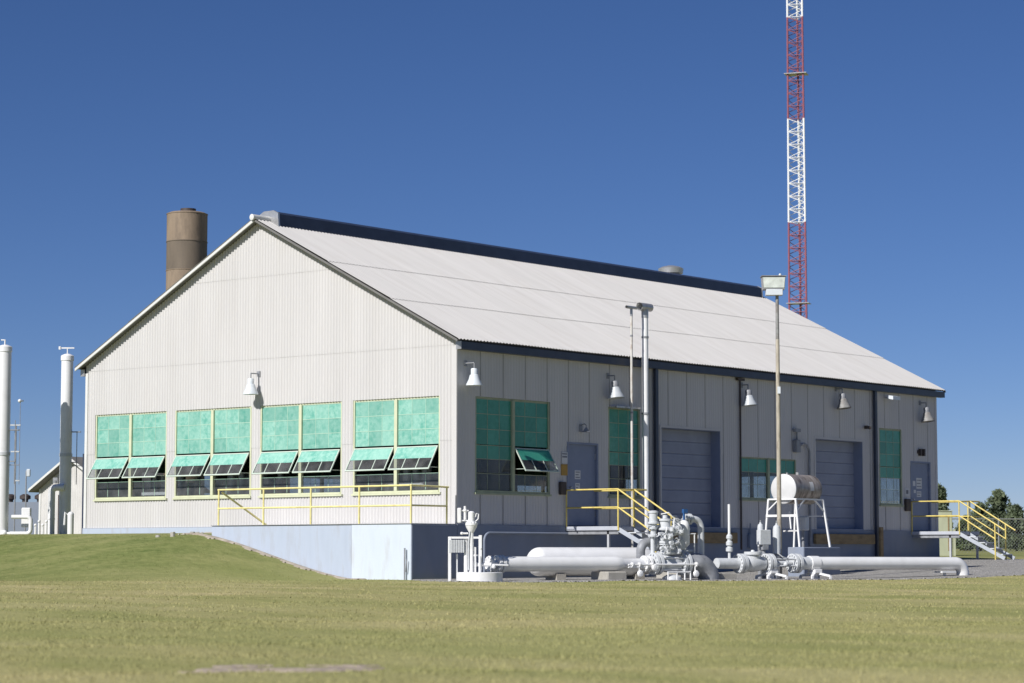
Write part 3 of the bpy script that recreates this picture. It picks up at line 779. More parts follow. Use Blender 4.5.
# ------------------------------------------------------------------ landings and stairs
def landing(y0, width, label, cat, zg, name='entry_stairs'):
    t = thing(name, label, cat, (0, y0, 0), 0, 'yellow railed steel stairs at the side doors'); X1 = 1.73
    def b(mb, n, m_): return mb.build(n, m_, t)
    b(MB().box(.05, X1, 0, width, -.125, -.02, .01), 'deck', 'galv_white')
    for yb_ in (.05, width-.09): b(MB().box(.05, X1-.02, yb_, yb_+.04, -.22, -.127), 'deck_beam', 'greyd')
    for x, y in ((1.35, .05), (X1-.1, width-.07)): b(MB().box(x, x+.06, y, y+.06, zg, -.127), 'support_leg', 'palerail_grey')
    r_ = .022
    def post(x, y, z0_=0, z1_=.92, m_='yellow'): b(MB().cyl((x, y, z0_), (x, y, z1_), r_, n=10), 'post', m_)
    post(.06, .02, -.12); post(X1, .02, -.12); post(X1, .70, -.05); post(1.35, width-.03, -.02)
    b(MB().tube([(.06, .02, .92), (X1, .02, .92)], r_), 'top_rail', 'yellow')
    b(MB().tube([(.06, .02, .46), (X1, .02, .46)], r_), 'middle_rail', 'yellow')
    b(MB().tube([(X1, .02, .90), (X1, .70, .92), (X1, width, .92)], r_), 'top_rail', 'yellow')
    b(MB().tube([(X1, .70, .46), (X1, width, .46)], r_), 'middle_rail', 'yellow')
    b(MB().tube([(.06, width-.03, .92), (X1, width-.03, .92)], r_), 'top_rail', 'yellow')
    b(MB().tube([(.06, width-.03, .46), (X1, width-.03, .46)], r_), 'middle_rail', 'yellow')
    drop = -zg; run = 1.70*drop/1.0; n = 5
    for yy in (.02, .70):
        k = .92-.46
        b(MB().tube([(X1, yy, .92), (X1+run*1.02, yy, .92-drop*1.02)], r_), 'hand_rail', 'yellow')
        b(MB().tube([(X1, yy, .46), (X1+run*.80, yy, .46-drop*.80)], r_), 'hand_rail', 'yellow')
        xp = X1+run*.80
        b(MB().cyl((xp, yy, zg), (xp, yy, .92-drop*.80), r_, n=10), 'post', 'yellow')
        b(MB().bar((X1, yy+.03*(1 if yy < .3 else -1), -.10), (X1+run, yy+.03*(1 if yy < .3 else -1), zg+.04), .03, .11), 'stringer', 'deck_grey')
    for i in range(1, n):
        f = i/n; b(MB().box(X1+run*f-.02, X1+run*f+.24, .06, .66, zg*f-.03, zg*f, .005), 'tread', 'greyp')
    return t
M['deck_grey'] = mat('grey_stringer', (.42, .45, .50), .45, 0, .08)
M['galv_white'] = mat('pale_steel_deck', (.46, .48, .53), .45, 0, .08)
M['palerail_grey'] = mat('grey_leg', (.45, .46, .48), .5)
landing(4.22, 1.22, 'steel landing and stairs with yellow rails, partly behind the tangled valves', 'stairs', -.86)
o = MB().box(3.0, 3.75, 4.1, 5.1, -1.5, -.865, .02).build('concrete_step', 'conc', None, (3.4, 4.6, -1.3)); tag(o, 'concrete block under the foot of the stairs behind the tangled valves', 'step')
landing(21.72, 1.30, 'steel landing and stairs with yellow rails at the far corner of the building', 'stairs', gz(3, 22)+.02)

# ------------------------------------------------------------------ wall lamps
def lamp(loc, label, white=True, kind=0, face='side'):
    t = thing('wall_lamp', label, 'wall lamp', loc, 0 if face == 'side' else -PI/2, 'gooseneck lamps along the building')
    m1 = ('lampwhite' if kind == 0 else 'dull') if white else 'rust'
    e = .30 if kind == 0 else .22
    MB().cyl((.01, 0, .30), (e, 0, .30), .016, n=8).cyl((e, 0, .30), (e, 0, .16), .016, n=8).box(0, .03, -.05, .05, .23, .37).build('bracket_arm', 'greyd', t)
    tilt = .12 if kind else 0.
    if kind: t.scale = (1.08, 1.08, 1.08)
    ax = (tilt, 0, -1)
    MB().lathe((e, 0, .17), [(0, 0), (.075, .01), (.085, .03), (.085, .16)], 18, ax).build('ballast_housing', m1 if white and kind == 0 else 'greyd', t)
    MB().lathe((e, 0, .17), [(.08, .155), (.11, .17), (.14, .28), (.20, .40), (.205, .43), (.19, .42), (.125, .28), (.08, .18), (0, .17)], 20, ax).build('bell_shade', m1, t)
    c = Vector((e, 0, .17)) + Vector(ax).normalized()*.31
    MB().ball(c, .07).build('bulb', 'lens', t)
    return t
lamp((0, .30, 3.66), 'white bell lamp on the side wall nearest the front corner')
lamp((0, 6.08, 3.66), 'white bell lamp over the narrow window beside the two flue pipes', True, 1)
lamp((0, 12.36, 3.76), 'dented pale bell lamp at the top of the thin wall conduit', True, 1)
lamp((0, 17.42, 3.92), 'rusty dark bell lamp above the far roller door', False, 1)
lamp((0, 22.42, 3.74), 'dull grey bell lamp above the far entrance door', False, 1)
lamp((-6.93, 0, 3.72), 'white bell lamp between the front windows casting a shadow on the gable', True, 0, 'front')
t = thing('flood_light', 'white rectangular floodlight just right of the far downspout', 'floodlight', (0, 20.3, 4.12))
MB().cyl((.01, 0, 0), (.22, 0, 0), .015, n=8).build('bracket_arm', 'greyd', t)
MB().add([(.20, -.20, .07), (.20, .20, .07), (.20, .20, -.04), (.20, -.20, -.04), (.42, -.22, .03), (.42, .22, .03), (.42, .22, -.08), (.42, -.22, -.08)],
         [(0, 1, 2, 3), (7, 6, 5, 4), (0, 4, 5, 1), (3, 2, 6, 7), (0, 3, 7, 4), (1, 5, 6, 2)]).build('housing', 'lampwhite', t)
t = thing('door_lamp', 'small dark shaded lamp above the nearer blue door', 'wall lamp', (0, 4.90, 2.50))
MB().box(0, .03, -.06, .06, -.05, .15).tube([(.02, 0, .12), (.14, 0, .16), (.20, 0, .12), (.20, 0, .05)], .014, 8).build('bracket_arm', 'greyd', t)
MB().lathe((.20, 0, .06), [(.02, 0), (.04, -.03), (.12, -.12), (.11, -.12), (.03, -.03)], 16).build('lamp_shade', 'greyd', t)

# ------------------------------------------------------------------ flue pipes by the wall
def flue(loc, r, label, m_):
    t = thing('flue_pipe', label, 'pipe', loc)
    MB().cyl((0, 0, -1.28), (0, 0, 5.78), r, n=16).build('pipe', m_, t)
    MB().cyl((0, 0, 3.0), (0, 0, 3.05), r*1.25, n=16).cyl((0, 0, 5.05), (0, 0, 5.10), r*1.15, n=16).build('clamp_band', 'greyd', t)
    q = r*1.25; n = 16; l = max(.22, r*2.8)
    mb = MB(); mb.lathe((0, -l, 5.80+r), [(q*.86, .02), (q, 0), (q, 2*l), (q*.86, 2*l-.01), (q*.86, .02)], 16, (0, 1, 0))
    H_ = mb.build('cap_tee', 'galv', t)
    MB().cyl((0, 0, 5.6), (0, 0, 5.80+r), r*1.1, n=16).build('collar', 'galv', t)
    return t
M['flue_rusty'] = mat('flue_paint_rusty', (.62, .60, .56), .45, 0, .08, 3, (.25, .13, .06), .7, (1, 1, .5), 0, 30, 5)
flue((.35, 6.68, 0), .034, 'thin white vent pipe with rust spots standing left of the thick flue', 'flue_rusty')
flue((.37, 7.26, 0), .088, 'thick white flue pipe with a tee cap rising above the eave', 'white')
t = thing('pipe_bracket', 'grey steel brace holding the two flue pipes to the wall', 'bracket', (0, 6.9, 3.15))
MB().box(.01, .22, -.75, .42, 0, .03).box(.20, .25, -.75, .42, -.01, .04).build('brace', 'galv', t)

# ------------------------------------------------------------------ pipework in the yard (local x runs along the line, y towards the building)
RZP = math.atan2(PD[1], PD[0])
def at(x, y, z=0.): p = PA + PD*x + PN*y; return (float(p[0]), float(p[1]), z)
ZP = -.945
X_ = Vector((1, 0, 0)); Y_ = Vector((0, 1, 0)); Z_ = Vector((0, 0, 1))
def pthing(name, label, cat, x, y, z=-1.32, group=None):
    t = thing(name, label, cat, at(x, y, z), RZP, group); return t, (x, y, z)

# long white pipe in front
t, o_ = pthing('white_pipe', 'long smooth white pipe running left of the valves above the gravel', 'pipe', 0, 0)
MB().tube([(-.0, 0, ZP), (2.95, 0, ZP), (3.10, 0, ZP), (3.20, 0, ZP+.0), (3.75, 0, ZP)], [.17, .17, .165, .125, .125], 28).build('pipe', 'white', t, o_)
MB().flange((-.06, 0, ZP), X_, .20, .07, 10).flange((-.16, 0, ZP), X_, .20, .07, 10).build('flange', 'white', t, o_)
MB().flange((-.36, 0, ZP), X_, .185, .05, 8).cyl((-.36, 0, ZP), (-.2, 0, ZP), .09).build('blind_flange', 'white', t, o_)
# larger pipe behind
t, o_ = pthing('domed_pipe', 'fat white round-ended pipe lying behind the long white pipe', 'pipe', 3, 1.2)
prof = [(.335*math.sin(R(a)), .30-.30*math.cos(R(a))) for a in range(0, 91, 10)] + [(.335, 1.5), (.335, 3.0), (.30, 3.35), (.2, 3.55), (0, 3.6)]
MB().lathe((1.38, 1.2, -.90), prof, 32, (1, 0, 0)).build('pipe', 'white', t, o_)
for q_ in (2.0, 4.2): MB().box(q_, q_+.25, .95, 1.45, -1.34, -1.18).build('saddle', 'conc', t, o_)
# block
x0, y0 = 2.62, -.35
o = MB().box(-.26, .26, -.22, .5, -1.40, -1.12, .02).build('concrete_block', 'conc', None); o.location = at(x0+.13, y0+.12); o.rotation_euler.z = RZP
tag(o, 'weathered concrete block under the long white pipe', 'block')

# valve manifold
VM, o_ = pthing('valve_manifold', 'tangle of grey painted valves, flanges and elbows in the middle of the yard', 'valves', 4.6, .2)
def p(mb, n, m_='greyp', lab=None): return mb.build(n, m_, VM, o_, label=lab)
p(MB().tube([(3.75, 0, ZP), (3.98, 0, ZP)], .13, 20), 'inlet_pipe', 'white')
p(MB().flange((3.80, 0, ZP), X_, .19, .06, 10).flange((3.90, 0, ZP), X_, .19, .06, 10), 'flange', 'white')
p(MB().flange((4.05, 0, ZP), X_, .26, .07, 12), 'flange'); p(MB().flange((4.16, 0, ZP), X_, .26, .07, 12), 'flange')
p(MB().lathe((4.19, 0, ZP), [(.14, 0), (.17, .04), (.20, .2), (.20, .42), (.17, .56), (.14, .60)], 24, (1, 0, 0)), 'valve_body')
p(MB().cyl((4.2, -.16, ZP+.13), (4.8, -.16, ZP+.13), .025, n=8).cyl((4.2, -.19, ZP), (4.8, -.19, ZP), .025, n=8).cyl((4.2, -.14, ZP-.14), (4.8, -.14, ZP-.14), .025, n=8), 'tie_rod', 'white')
p(MB().flange((4.83, 0, ZP), X_, .27, .07, 14), 'flange'); p(MB().flange((4.95, 0, ZP), X_, .27, .07, 14), 'flange')
# big elbow diving into the ground
el = [(4.98, 0, ZP), (5.16, 0, ZP)] + [tuple(v) for v in arc((5.22, 0, ZP-.42), 90, 8, .42, X_, Z_, 10)] + [(5.66, 0, -1.55)]
p(MB().tube(el, [.22, .235] + [.25]*11 + [.25], 26), 'ground_elbow', 'greyd')
# bonnet and actuator above
p(MB().lathe((4.50, .05, -.74), [(.18, 0), (.22, .03), (.22, .07), (.19, .08), (.19, .22), (.23, .23), (.23, .29), (.13, .31), (.12, .50), (.16, .52), (.16, .58), (.08, .60), (0, .61)], 24), 'bonnet')
p(MB().flange((4.50, .05, -.44), Z_, .25, .05, 12), 'bonnet_flange')
p(MB().lathe((4.40, .02, -.18), [(.14, 0), (.17, .02), (.17, .06), (.13, .08), (.13, .22), (.16, .23), (.16, .27), (.06, .29), (.06, .36), (0, .37)], 20), 'actuator')
p(MB().lathe((4.12, .1, -.08), [(.07, -.25), (.07, .05), (.13, .06), (.13, .10), (.10, .11), (.10, .30), (.12, .31), (.12, .35), (.05, .37), (0, .37)], 18), 'relief_valve')
p(MB().cyl((4.10, .1, -.75), (4.10, .1, -.2), .05, n=12).cyl((3.95, .1, -.08), (4.45, .1, -.08), .04, n=10).cyl((4.2, .0, -.25), (4.9, .0, -.25), .035, n=10), 'riser_pipe')
for (x, y, z, rr, th, ax) in ((4.10, .1, -.30, .11, .04, Z_), (4.10, .1, -.12, .11, .04, Z_), (4.62, -.12, .02, .10, .05, Y_), (4.33, -.18, -.36, .10, .05, Y_), (4.72, -.15, -.50, .12, .05, Y_), (4.62, -.1, -.12, .07, .20, X_), (4.48, -.25, -.18, .06, .12, Y_)):
    p(MB().flange((x, y, z), ax, rr, th, 8), 'small_flange')
p(MB().lathe((4.66, -.05, -.12), [(.05, 0), (.11, .01), (.11, .05), (.07, .06), (.07, .15), (.10, .16), (.10, .20), (.03, .22), (0, .22)], 16).cyl((4.56, -.05, -.02), (4.76, -.05, -.02), .05, n=12), 'pilot_valve')
for i in range(16):
    x = 4.0+.68*random.random(); z = -.70+.72*random.random(); y = -.22-.08*random.random()
    p(MB().flange((x, y, z), random.choice((X_, Z_, Y_)), .035+.04*random.random(), .03+.05*random.random(), 6), 'fitting')
for i in range(7):
    x = 4.0+.5*random.random(); z = -.6+.5*random.random(); y = -.20
    p(MB().tube([(x, y, z), (x+.06, y-.06, z+.12*random.random()), (x+.18, y-.05, z-.1), (x+.22, y, z-.25*random.random())], .014, 7), 'sensing_line')
p(MB().tube([(4.60, -.2, .0), (4.66, -.25, -.1), (4.62, -.25, -.35), (4.55, -.25, -.5)], .016, 8).tube([(4.2, -.1, .2), (4.35, -.2, .24), (4.5, -.22, .1), (4.44, -.22, -.3)], .014, 8).tube([(4.3, -.2, -.1), (4.22, -.24, -.3), (4.25, -.24, -.62)], .014, 8), 'sensing_line', 'white')
# U bend on the left
ub = [(3.93, .35, -1.0), (3.93, .35, -.72)] + [tuple(v) for v in arc((4.15, .35, -.66), 180, 70, .22, X_, Z_, 8)] + [(4.42, .35, -.44)]
p(MB().tube(ub, .105, 18), 'u_bend', 'greyd'); p(MB().flange((4.26, .30, -.47), X_, .19, .06, 10), 'flange'); p(MB().flange((4.34, .30, -.47), X_, .19, .06, 10), 'flange')
# canister
CN = p(MB().lathe((4.98, .08, -.50), [(0, -.06), (.08, -.05), (.125, 0), (.13, .04), (.13, .42), (.125, .47), (.09, .54), (.04, .57), (0, .58)], 22), 'filter_canister', 'white')
MB().cyl((4.98, .08, .06), (4.98, .08, .32), .028, n=10).box(4.95, 5.06, .04, .12, .24, .33).build('lever', 'blue', CN, o_)
p(MB().cyl((4.98, .08, -.75), (4.98, .08, -.54), .05, n=12).cyl((4.8, .08, -.66), (5.2, .08, -.66), .045, n=12), 'drain_pipe')
# right arch
ar = [(5.10, .3, .04), (5.22, .3, .10), (5.34, .3, .10)] + [tuple(v) for v in arc((5.42, .3, -.10), 90, 0, .20, X_, Z_, 8)] + [(5.62, .3, -.8), (5.62, .3, -1.45)]
p(MB().tube(ar, .078, 16), 'arch_pipe', 'greyp'); p(MB().flange((5.20, .3, .09), X_, .13, .05, 8).flange((5.29, .3, .10), X_, .13, .05, 8), 'flange')
p(MB().ball((5.12, .22, .12), .075).cyl((5.12, .22, -.6), (5.12, .22, .2), .035, n=10).flange((5.12, .22, -.14), Z_, .11, .04, 8).flange((5.12, .22, -.66), Z_, .10, .04, 8), 'side_riser')
p(MB().cyl((5.22, .0, -.85), (5.22, .0, -.25), .016, n=8).cyl((5.05, 0, -.25), (5.25, 0, -.25), .016, n=8), 'gauge_line', 'white')
# small white line in front with hand wheels
p(MB().tube([(3.15, -.30, ZP-.02), (5.05, -.30, ZP-.02)], .022, 10).tube([(3.15, -.30, ZP-.08), (3.6, -.30, ZP-.08)], .018, 8), 'bypass_line', 'white')
for x in (3.25, 3.45, 3.80, 5.05): p(MB().flange((x, -.30, ZP-.02), X_, .06, .03, 6), 'coupling', 'white')
for x, z in ((3.45, -1.17), (5.02, -1.18), (3.85, -1.03)):
    p(MB().lathe((x, -.34, z), [(0, -.05), (.06, -.04), (.085, 0), (.06, .04), (0, .05)], 14, (0, 1, 0)).cyl((x, -.30, z), (x, -.30, ZP), .018, n=8), 'hand_wheel', 'white')
st = MB().cyl((4.15, -.45, -1.14), (4.78, -.45, -1.14), .018, n=8)
for x in (4.15, 4.4, 4.62, 4.78): st.cyl((x, -.45, -1.36), (x, -.45, -1.12), .018, n=8)
p(st, 'pipe_stand', 'white'); p(MB().lathe((4.5, -.1, -1.34), [(.24, 0), (.22, .08), (.12, .14), (0, .15)], 18), 'foot_plate')

# right hand run with check valve
RR, o_ = pthing('check_valve_line', 'grey flanged check valve and pipe run between the tangled valves and the long right pipe', 'pipe', 7.2, 0)
def p(mb, n, m_='greyp'): return mb.build(n, m_, RR, o_)
p(MB().tube([(5.85, 0, ZP), (6.45, 0, ZP)], .13, 20), 'pipe')
p(MB().cyl((6.23, 0, ZP+.1), (6.23, 0, ZP+.30), .035, n=10).lathe((6.23, 0, ZP+.27), [(.05, 0), (.085, .02), (.085, .10), (.05, .12), (.05, .15), (.08, .16), (.08, .24), (.05, .26), (.05, .30), (.075, .32), (.075, .38), (.04, .42), (.04, .43)], 16), 'vent_coupling')
p(MB().cyl((6.23, 0, ZP+.68), (6.23, 0, ZP+1.40), .032, n=12), 'vent_rod', 'white')
for x in (6.50, 6.60): p(MB().flange((x, 0, ZP), X_, .235, .075, 14), 'flange')
p(MB().lathe((6.62, 0, ZP), [(.14, 0), (.19, .08), (.205, .25), (.19, .42), (.15, .62)], 24, (1, 0, 0)), 'valve_body')
p(MB().lathe((6.92, -.0, ZP+.10), [(.17, 0), (.17, .10), (.22, .11), (.22, .17), (.2, .18), (.05, .18), (.04, .22), (0, .22)], 24), 'valve_cover')
for x in (7.32, 7.43): p(MB().flange((x, 0, ZP), X_, .235, .075, 14), 'flange')
p(MB().cyl((7.45, 0, ZP), (8.05, 0, ZP), .06, n=14).cyl((7.45, -.15, ZP+.10), (8.05, -.15, ZP+.10), .022, n=8).cyl((7.45, -.18, ZP-.06), (8.05, -.18, ZP-.06), .022, n=8).tube([(7.5, -.2, ZP+.25), (7.62, -.25, ZP+.15), (7.8, -.22, ZP+.12), (7.85, -.2, ZP-.1)], .015, 8).ball((7.75, -.2, ZP-.02), .06), 'orifice_run')
for x in (8.12, 8.24): p(MB().flange((x, 0, ZP), X_, .235, .075, 14), 'flange')
p(MB().tube([(8.28, 0, ZP), (8.62, 0, ZP)], .155, 20), 'pipe')
t, o_ = pthing('white_pipe', 'long smooth white pipe on the right, turning down into the gravel', 'pipe', 11, 0)
zz = ZP
pts = [(8.62, 0, zz), (13.25, 0, zz-.01)] + [tuple(v) for v in arc((13.25, 0, zz-.26), 90, 10, .25, X_, Z_, 8)] + [(13.5, 0, -1.55)]
MB().tube(pts, .158, 28).build('pipe', 'white', t, o_)
MB().tube([(8.60, 0, zz), (8.86, 0, zz)], .178, 24).build('clamp_sleeve', 'white', t, o_)
def stand(x, label, tall):
    t, o_ = pthing('pipe_stand', label, 'pipe stand', x, -.05, -1.36, 'white pipe stands on the gravel')
    MB().box(x-.11, x+.11, -.18, .12, -1.18, -1.09, .01).cyl((x, -.05, -1.34), (x, -.05, -1.12), .06, n=12).build('post', 'white', t, o_)
    for k in range(4):
        a = R(35+90*k); e = (x+.34*math.cos(a), -.05+.34*math.sin(a)*1.2)
        mb = MB().bar((x, -.05, -1.17), (e[0], e[1], -1.25), .07, .05).bar((e[0], e[1], -1.24), (e[0], e[1], -1.37), .05, .05)
        mb.build('leg', 'white', t, o_)
    MB().box(x-.20, x+.20, -.13, .03, -1.20, -1.16, .01).build('cross_plate', 'white', t, o_)
stand(7.43, 'white four legged pipe stand under the check valve flanges', 0)
stand(8.76, 'white four legged pipe stand under the clamp of the long right pipe', 0)
t, o_ = pthing('low_pipe_support', 'small white support under the bent end of the right pipe', 'pipe stand', 12.9, 0)
MB().box(12.7, 13.15, -.15, .15, -1.19, -1.15).cyl((12.9, 0, -1.4), (12.9, 0, -1.18), .04, n=10).build('support', 'white', t, o_)
# dark sleepers carrying pipe at ground
o = MB().box(-.25, .25, -.1, .1, -1.36, -1.18, .01).build('concrete_block', 'conc', None); o.location = at(6.15, .05); o.rotation_euler.z = RZP
tag(o, 'concrete block under the pipe just left of the thin upright vent rod', 'block')

# meter box and cylinders
MT, o_ = pthing('meter_box', 'grey meter box on a dark post in front of the light pole', 'meter', 7.56, .35)
MB().box(7.36, 7.68, .28, .44, -.50, -.14, .012).build('box', 'greyp', MT, o_)
MB().cyl((7.52, .36, -1.36), (7.52, .36, -.5), .05, n=12).box(7.44, 7.60, .28, .44, -.62, -.5).build('post', 'greyd', MT, o_)
for x, y, z0_, h_, r_, lab in ((7.98, .45, -.72, .72, .095, 'tall grey gas bottle right of the meter box'), (7.62, .62, -.55, .58, .075, 'short pale gas bottle just behind the meter box')):
    t, o_ = pthing('gas_bottle', lab, 'gas bottle', x, y, z0_)
    MB().lathe((x, y, z0_), [(0, 0), (r_, .01), (r_, h_*.82), (r_*.85, h_*.92), (r_*.3, h_*.98), (r_*.3, h_*1.03), (0, h_*1.03)], 20).build('bottle', 'greyp', t, o_)
    MB().cyl((x, y, h_*1.0+z0_), (x, y, z0_+h_*1.12), r_*.2, n=8).build('valve', 'galv', t, o_)
    MB().box(x-.05, x+.05, y-.05, y+.05, -1.36, z0_).build('pedestal', 'greyd', t, o_)

# light pole
px, py = at(8.41, .9)[:2]; pz = gz(px, py)
t = thing('light_pole', 'tall mottled pole with a square floodlight head in front of the stained tank', 'light pole', (px, py, pz), R(39.7))
MB().cyl((0, 0, -.2), (0, 0, 5.9), .060, .047, 14).build('pole', 'pole', t)
MB().cyl((0, 0, 5.9), (0, 0, 7.06), .045, .04, 12).build('pole_top', 'rust', t)
hb = Vector((-.13, 0, 7.10))
HD = MB().add([(-.37, -.12, 7.44), (.20, -.12, 7.44), (.20, .26, 7.46), (-.37, .26, 7.46), (-.35, -.10, 7.13), (.18, -.10, 7.13), (.18, .22, 7.13), (-.35, .22, 7.13)],
     [(3, 2, 1, 0), (4, 5, 6, 7), (1, 2, 6, 5), (2, 3, 7, 6), (3, 0, 4, 7), (0, 1, 5, 4)]).build('lamp_housing', 'galv', t)
MB().add([(-.355, -.132, 7.425), (.185, -.132, 7.425), (.165, -.118, 7.17), (-.335, -.118, 7.17)], [(3, 2, 1, 0)]).add([(-.355, -.122, 7.425), (.185, -.122, 7.425), (.165, -.108, 7.17), (-.335, -.108, 7.17)], [(0, 1, 2, 3)]).build('lens', 'lens', HD)
MB().box(-.39, .22, -.15, .28, 7.45, 7.47).build('top_plate', 'rust', HD)
MB().box(-.28, .13, -.14, .10, 6.98, 7.125, .01).build('ballast_box', 'lampwhite', HD)
MB().ball((.08, .0, 7.50), .035).build('photocell', 'lampwhite', HD)
MB().box(-.02, .05, -.10, -.05, 4.55, 4.72).build('hand_hole', 'lampwhite', t)

# tank on its stand
TX, TY0, TY1, TZ, TR = 4.04, 8.30, 9.58, .97, .385
t = thing('fuel_tank', 'stained horizontal drum tank with a white end on a steel stand', 'tank', (TX, (TY0+TY1)/2, TZ-TR)); o_ = (TX, (TY0+TY1)/2, TZ-TR)
MB().lathe((TX, TY0+.03, TZ), [(TR, 0), (TR*1.005, .3), (TR, .31), (TR, .9), (TR*1.005, .91), (TR, TY1-TY0-.03)], 36, (0, 1, 0)).build('shell', 'tank', t, o_)
MB().lathe((TX, TY0, TZ), [(0, -.03), (TR*.5, -.02), (TR*.92, 0), (TR*1.01, .02), (TR*1.01, .05)], 36, (0, 1, 0)).build('end_plate', 'tankwhite', t, o_)
MB().lathe((TX, TY1, TZ), [(TR*1.01, -.05), (TR*1.01, .0), (TR*.5, .04), (0, .05)], 36, (0, 1, 0)).build('end_plate', 'rust', t, o_)
MB().cyl((TX, 9.0, TZ+TR-.02), (TX, 9.0, TZ+TR+.06), .05, n=12).cyl((TX, 8.5, TZ+TR-.02), (TX, 8.5, TZ+TR+.04), .03, n=12).build('filler_cap', 'galv', t, o_)
s_ = MB().add([(TX+TR*math.cos(R(a_))*1.006, y_, TZ+TR*math.sin(R(a_))*1.006) for y_ in (9.02, 9.20) for a_ in (-6, 6, 18, 30)], [(0, 4, 5, 1), (1, 5, 6, 2), (2, 6, 7, 3)]).build('notice', 'paper', t, o_)
TS = thing('tank_stand', 'white angle iron stand with splayed legs under the drum tank', 'stand', (TX, 9.0, -.54)); o_ = (TX, 9.0, -.54)
zt, zb = .70, -.54; hx, y0, y1 = .42, 8.25, 9.55; sp = .16
MB().bar((TX-hx, y0, zt), (TX+hx, y0, zt), .04).bar((TX-hx, y1, zt), (TX+hx, y1, zt), .04).bar((TX-hx, y0, zt), (TX-hx, y1, zt), .04).bar((TX+hx, y0, zt), (TX+hx, y1, zt), .04).build('top_frame', 'white', TS, o_)
for sx in (-1, 1):
    for yy, sy in ((y0, -1), (y1, 1)):
        MB().bar((TX+sx*hx, yy, zt), (TX+sx*(hx+sp), yy+sy*.08, zb if sx > 0 else -1.33), .045).build('leg', 'white', TS, o_)
MB().bar((TX-hx-.05, y0-.03, .27), (TX+hx+.05, y0-.03, .27), .06).bar((TX-hx-.05, y1+.03, .27), (TX+hx+.05, y1+.03, .27), .03).build('cross_bar', 'white', TS, o_)
MB().bar((TX+hx+.11, y0-.05, -.12), (TX-hx-.0, y1-.6, -.12), .04).build('cross_bar', 'white', TS, o_)
MB().bar((TX+hx+.03, y0, .40), (TX+hx, y0+.40, .69), .035).bar((TX+hx+.03, y1, .40), (TX+hx, y1-.40, .69), .035).build('brace', 'white', TS, o_)
MB().bar((TX-hx-.03, y0, .40), (TX-.1, y0, .69), .03).bar((TX-.1, y0+.5, .4), (TX-.05, y0+.5, -.1), .035).build('brace', 'white', TS, o_)
t = thing('pump_box', 'small grey pump box hanging on the far leg of the tank stand', 'pump', (TX-.2, 9.55, -.1)); MB().box(-.14, .14, -.10, .10, 0, .36, .02).build('box', 'greyp', t); MB().cyl((0, 0, -.44), (0, 0, 0), .04, n=10).build('post', 'greyd', t)
o = MB().box(TX+.30, TX+.80, 8.02, 9.78, -1.5, -.545, .02).build('concrete_plinth', 'bluegrey', None, (TX, 9, -1.3)); tag(o, 'blue grey concrete plinth under the legs of the tank stand', 'plinth')

# white valve station on a round pad, at the left end of the line
sx, sy = view(52.0/.996, -.70)
VS = thing('valve_station', 'white upright valve assembly on a round white concrete pad', 'valve station', (sx, sy, -1.37), R(39.7))
MB().lathe((0, 0, 0), [(.5, -.1), (.5, .24), (.49, .25), (0, .25)], 40).build('pad', 'white', VS)
def p(mb, n, m_='white'): return mb.build(n, m_, VS)
q = .0222
p(MB().cyl((-.19, 0, .25), (-.19, 0, 1.28), .052, n=16), 'main_column'); p(MB().cyl((-.31, .05, .25), (-.31, .05, 1.02), .045, n=14), 'side_column')
p(MB().flange((-.19, 0, 1.30), Z_, .135, .045, 10).lathe((-.19, 0, 1.12), [(.055, 0), (.12, .12), (.125, .17)], 18), 'head_flange')
p(MB().lathe((-.19, 0, 1.32), [(.10, 0), (.10, .04), (.07, .05), (.07, .24), (.05, .26), (0, .27)], 18), 'actuator')
p(MB().box(-.50, -.41, -.05, .05, 1.33, 1.66, .015), 'control_box'); p(MB().cyl((-.42, 0, 1.38), (-.2, 0, 1.38), .015, n=8).cyl((-.33, 0, 1.40), (-.33, 0, 1.70), .03, n=10).ball((-.33, 0, 1.60), .045).cyl((-.42, 0, 1.6), (-.25, 0, 1.6), .014, n=8), 'regulator')
p(MB().tube([(-.1, 0, 1.36), (-.04, 0, 1.42), (-.03, 0, 1.52), (-.08, 0, 1.54), (-.1, 0, 1.46)], .014, 8), 'loop_line')
p(MB().tube([(-.40, -.02, 1.10), (-.26, -.02, 1.10)], .02, 8).ball((-.4, -.02, 1.1), .035), 'stub_valve')
p(MB().tube([(-.25, -.06, .3), (-.25, -.06, .9), (-.22, -.06, 1.15)], .016, 8), 'conduit', 'greyp')
p(MB().box(-.70, -.63, -.04, .04, .0, 1.02, .008), 'frame_leg'); p(MB().box(-.53, -.49, .10, .14, .0, .66, .008), 'frame_leg'); p(MB().box(-.03, .045, -.04, .04, .25, 1.06, .008), 'frame_leg')
p(MB().box(-.70, .045, -.03, .03, .985, 1.03), 'frame_top'); p(MB().box(-.19, -.03, -.02, .02, .60, .64), 'frame_rung')
mb = MB(); 
for i in range(9): mb.box(-.68+i*.038, -.655+i*.038, -.05, .03, .68, .96)
mb.box(-.685, -.33, -.01, .02, .69, .95); p(mb, 'louvre_box', 'greyp')
p(MB().cyl((-.12, 0, .42), (.25, 0, .42), .045, n=12).cyl((.20, 0, .42), (.62, .1, .40), .02, n=8), 'outlet_pipe')
p(MB().cyl((.0, -.1, .25), (.0, -.1, .6), .03, n=10).cyl((-.1, -.08, .25), (-.1, -.08, .8), .02, n=8), 'riser')
p(MB().ball((.30, 0, .38), .05).ball((.02, -.04, .78), .03), 'valve_ball')

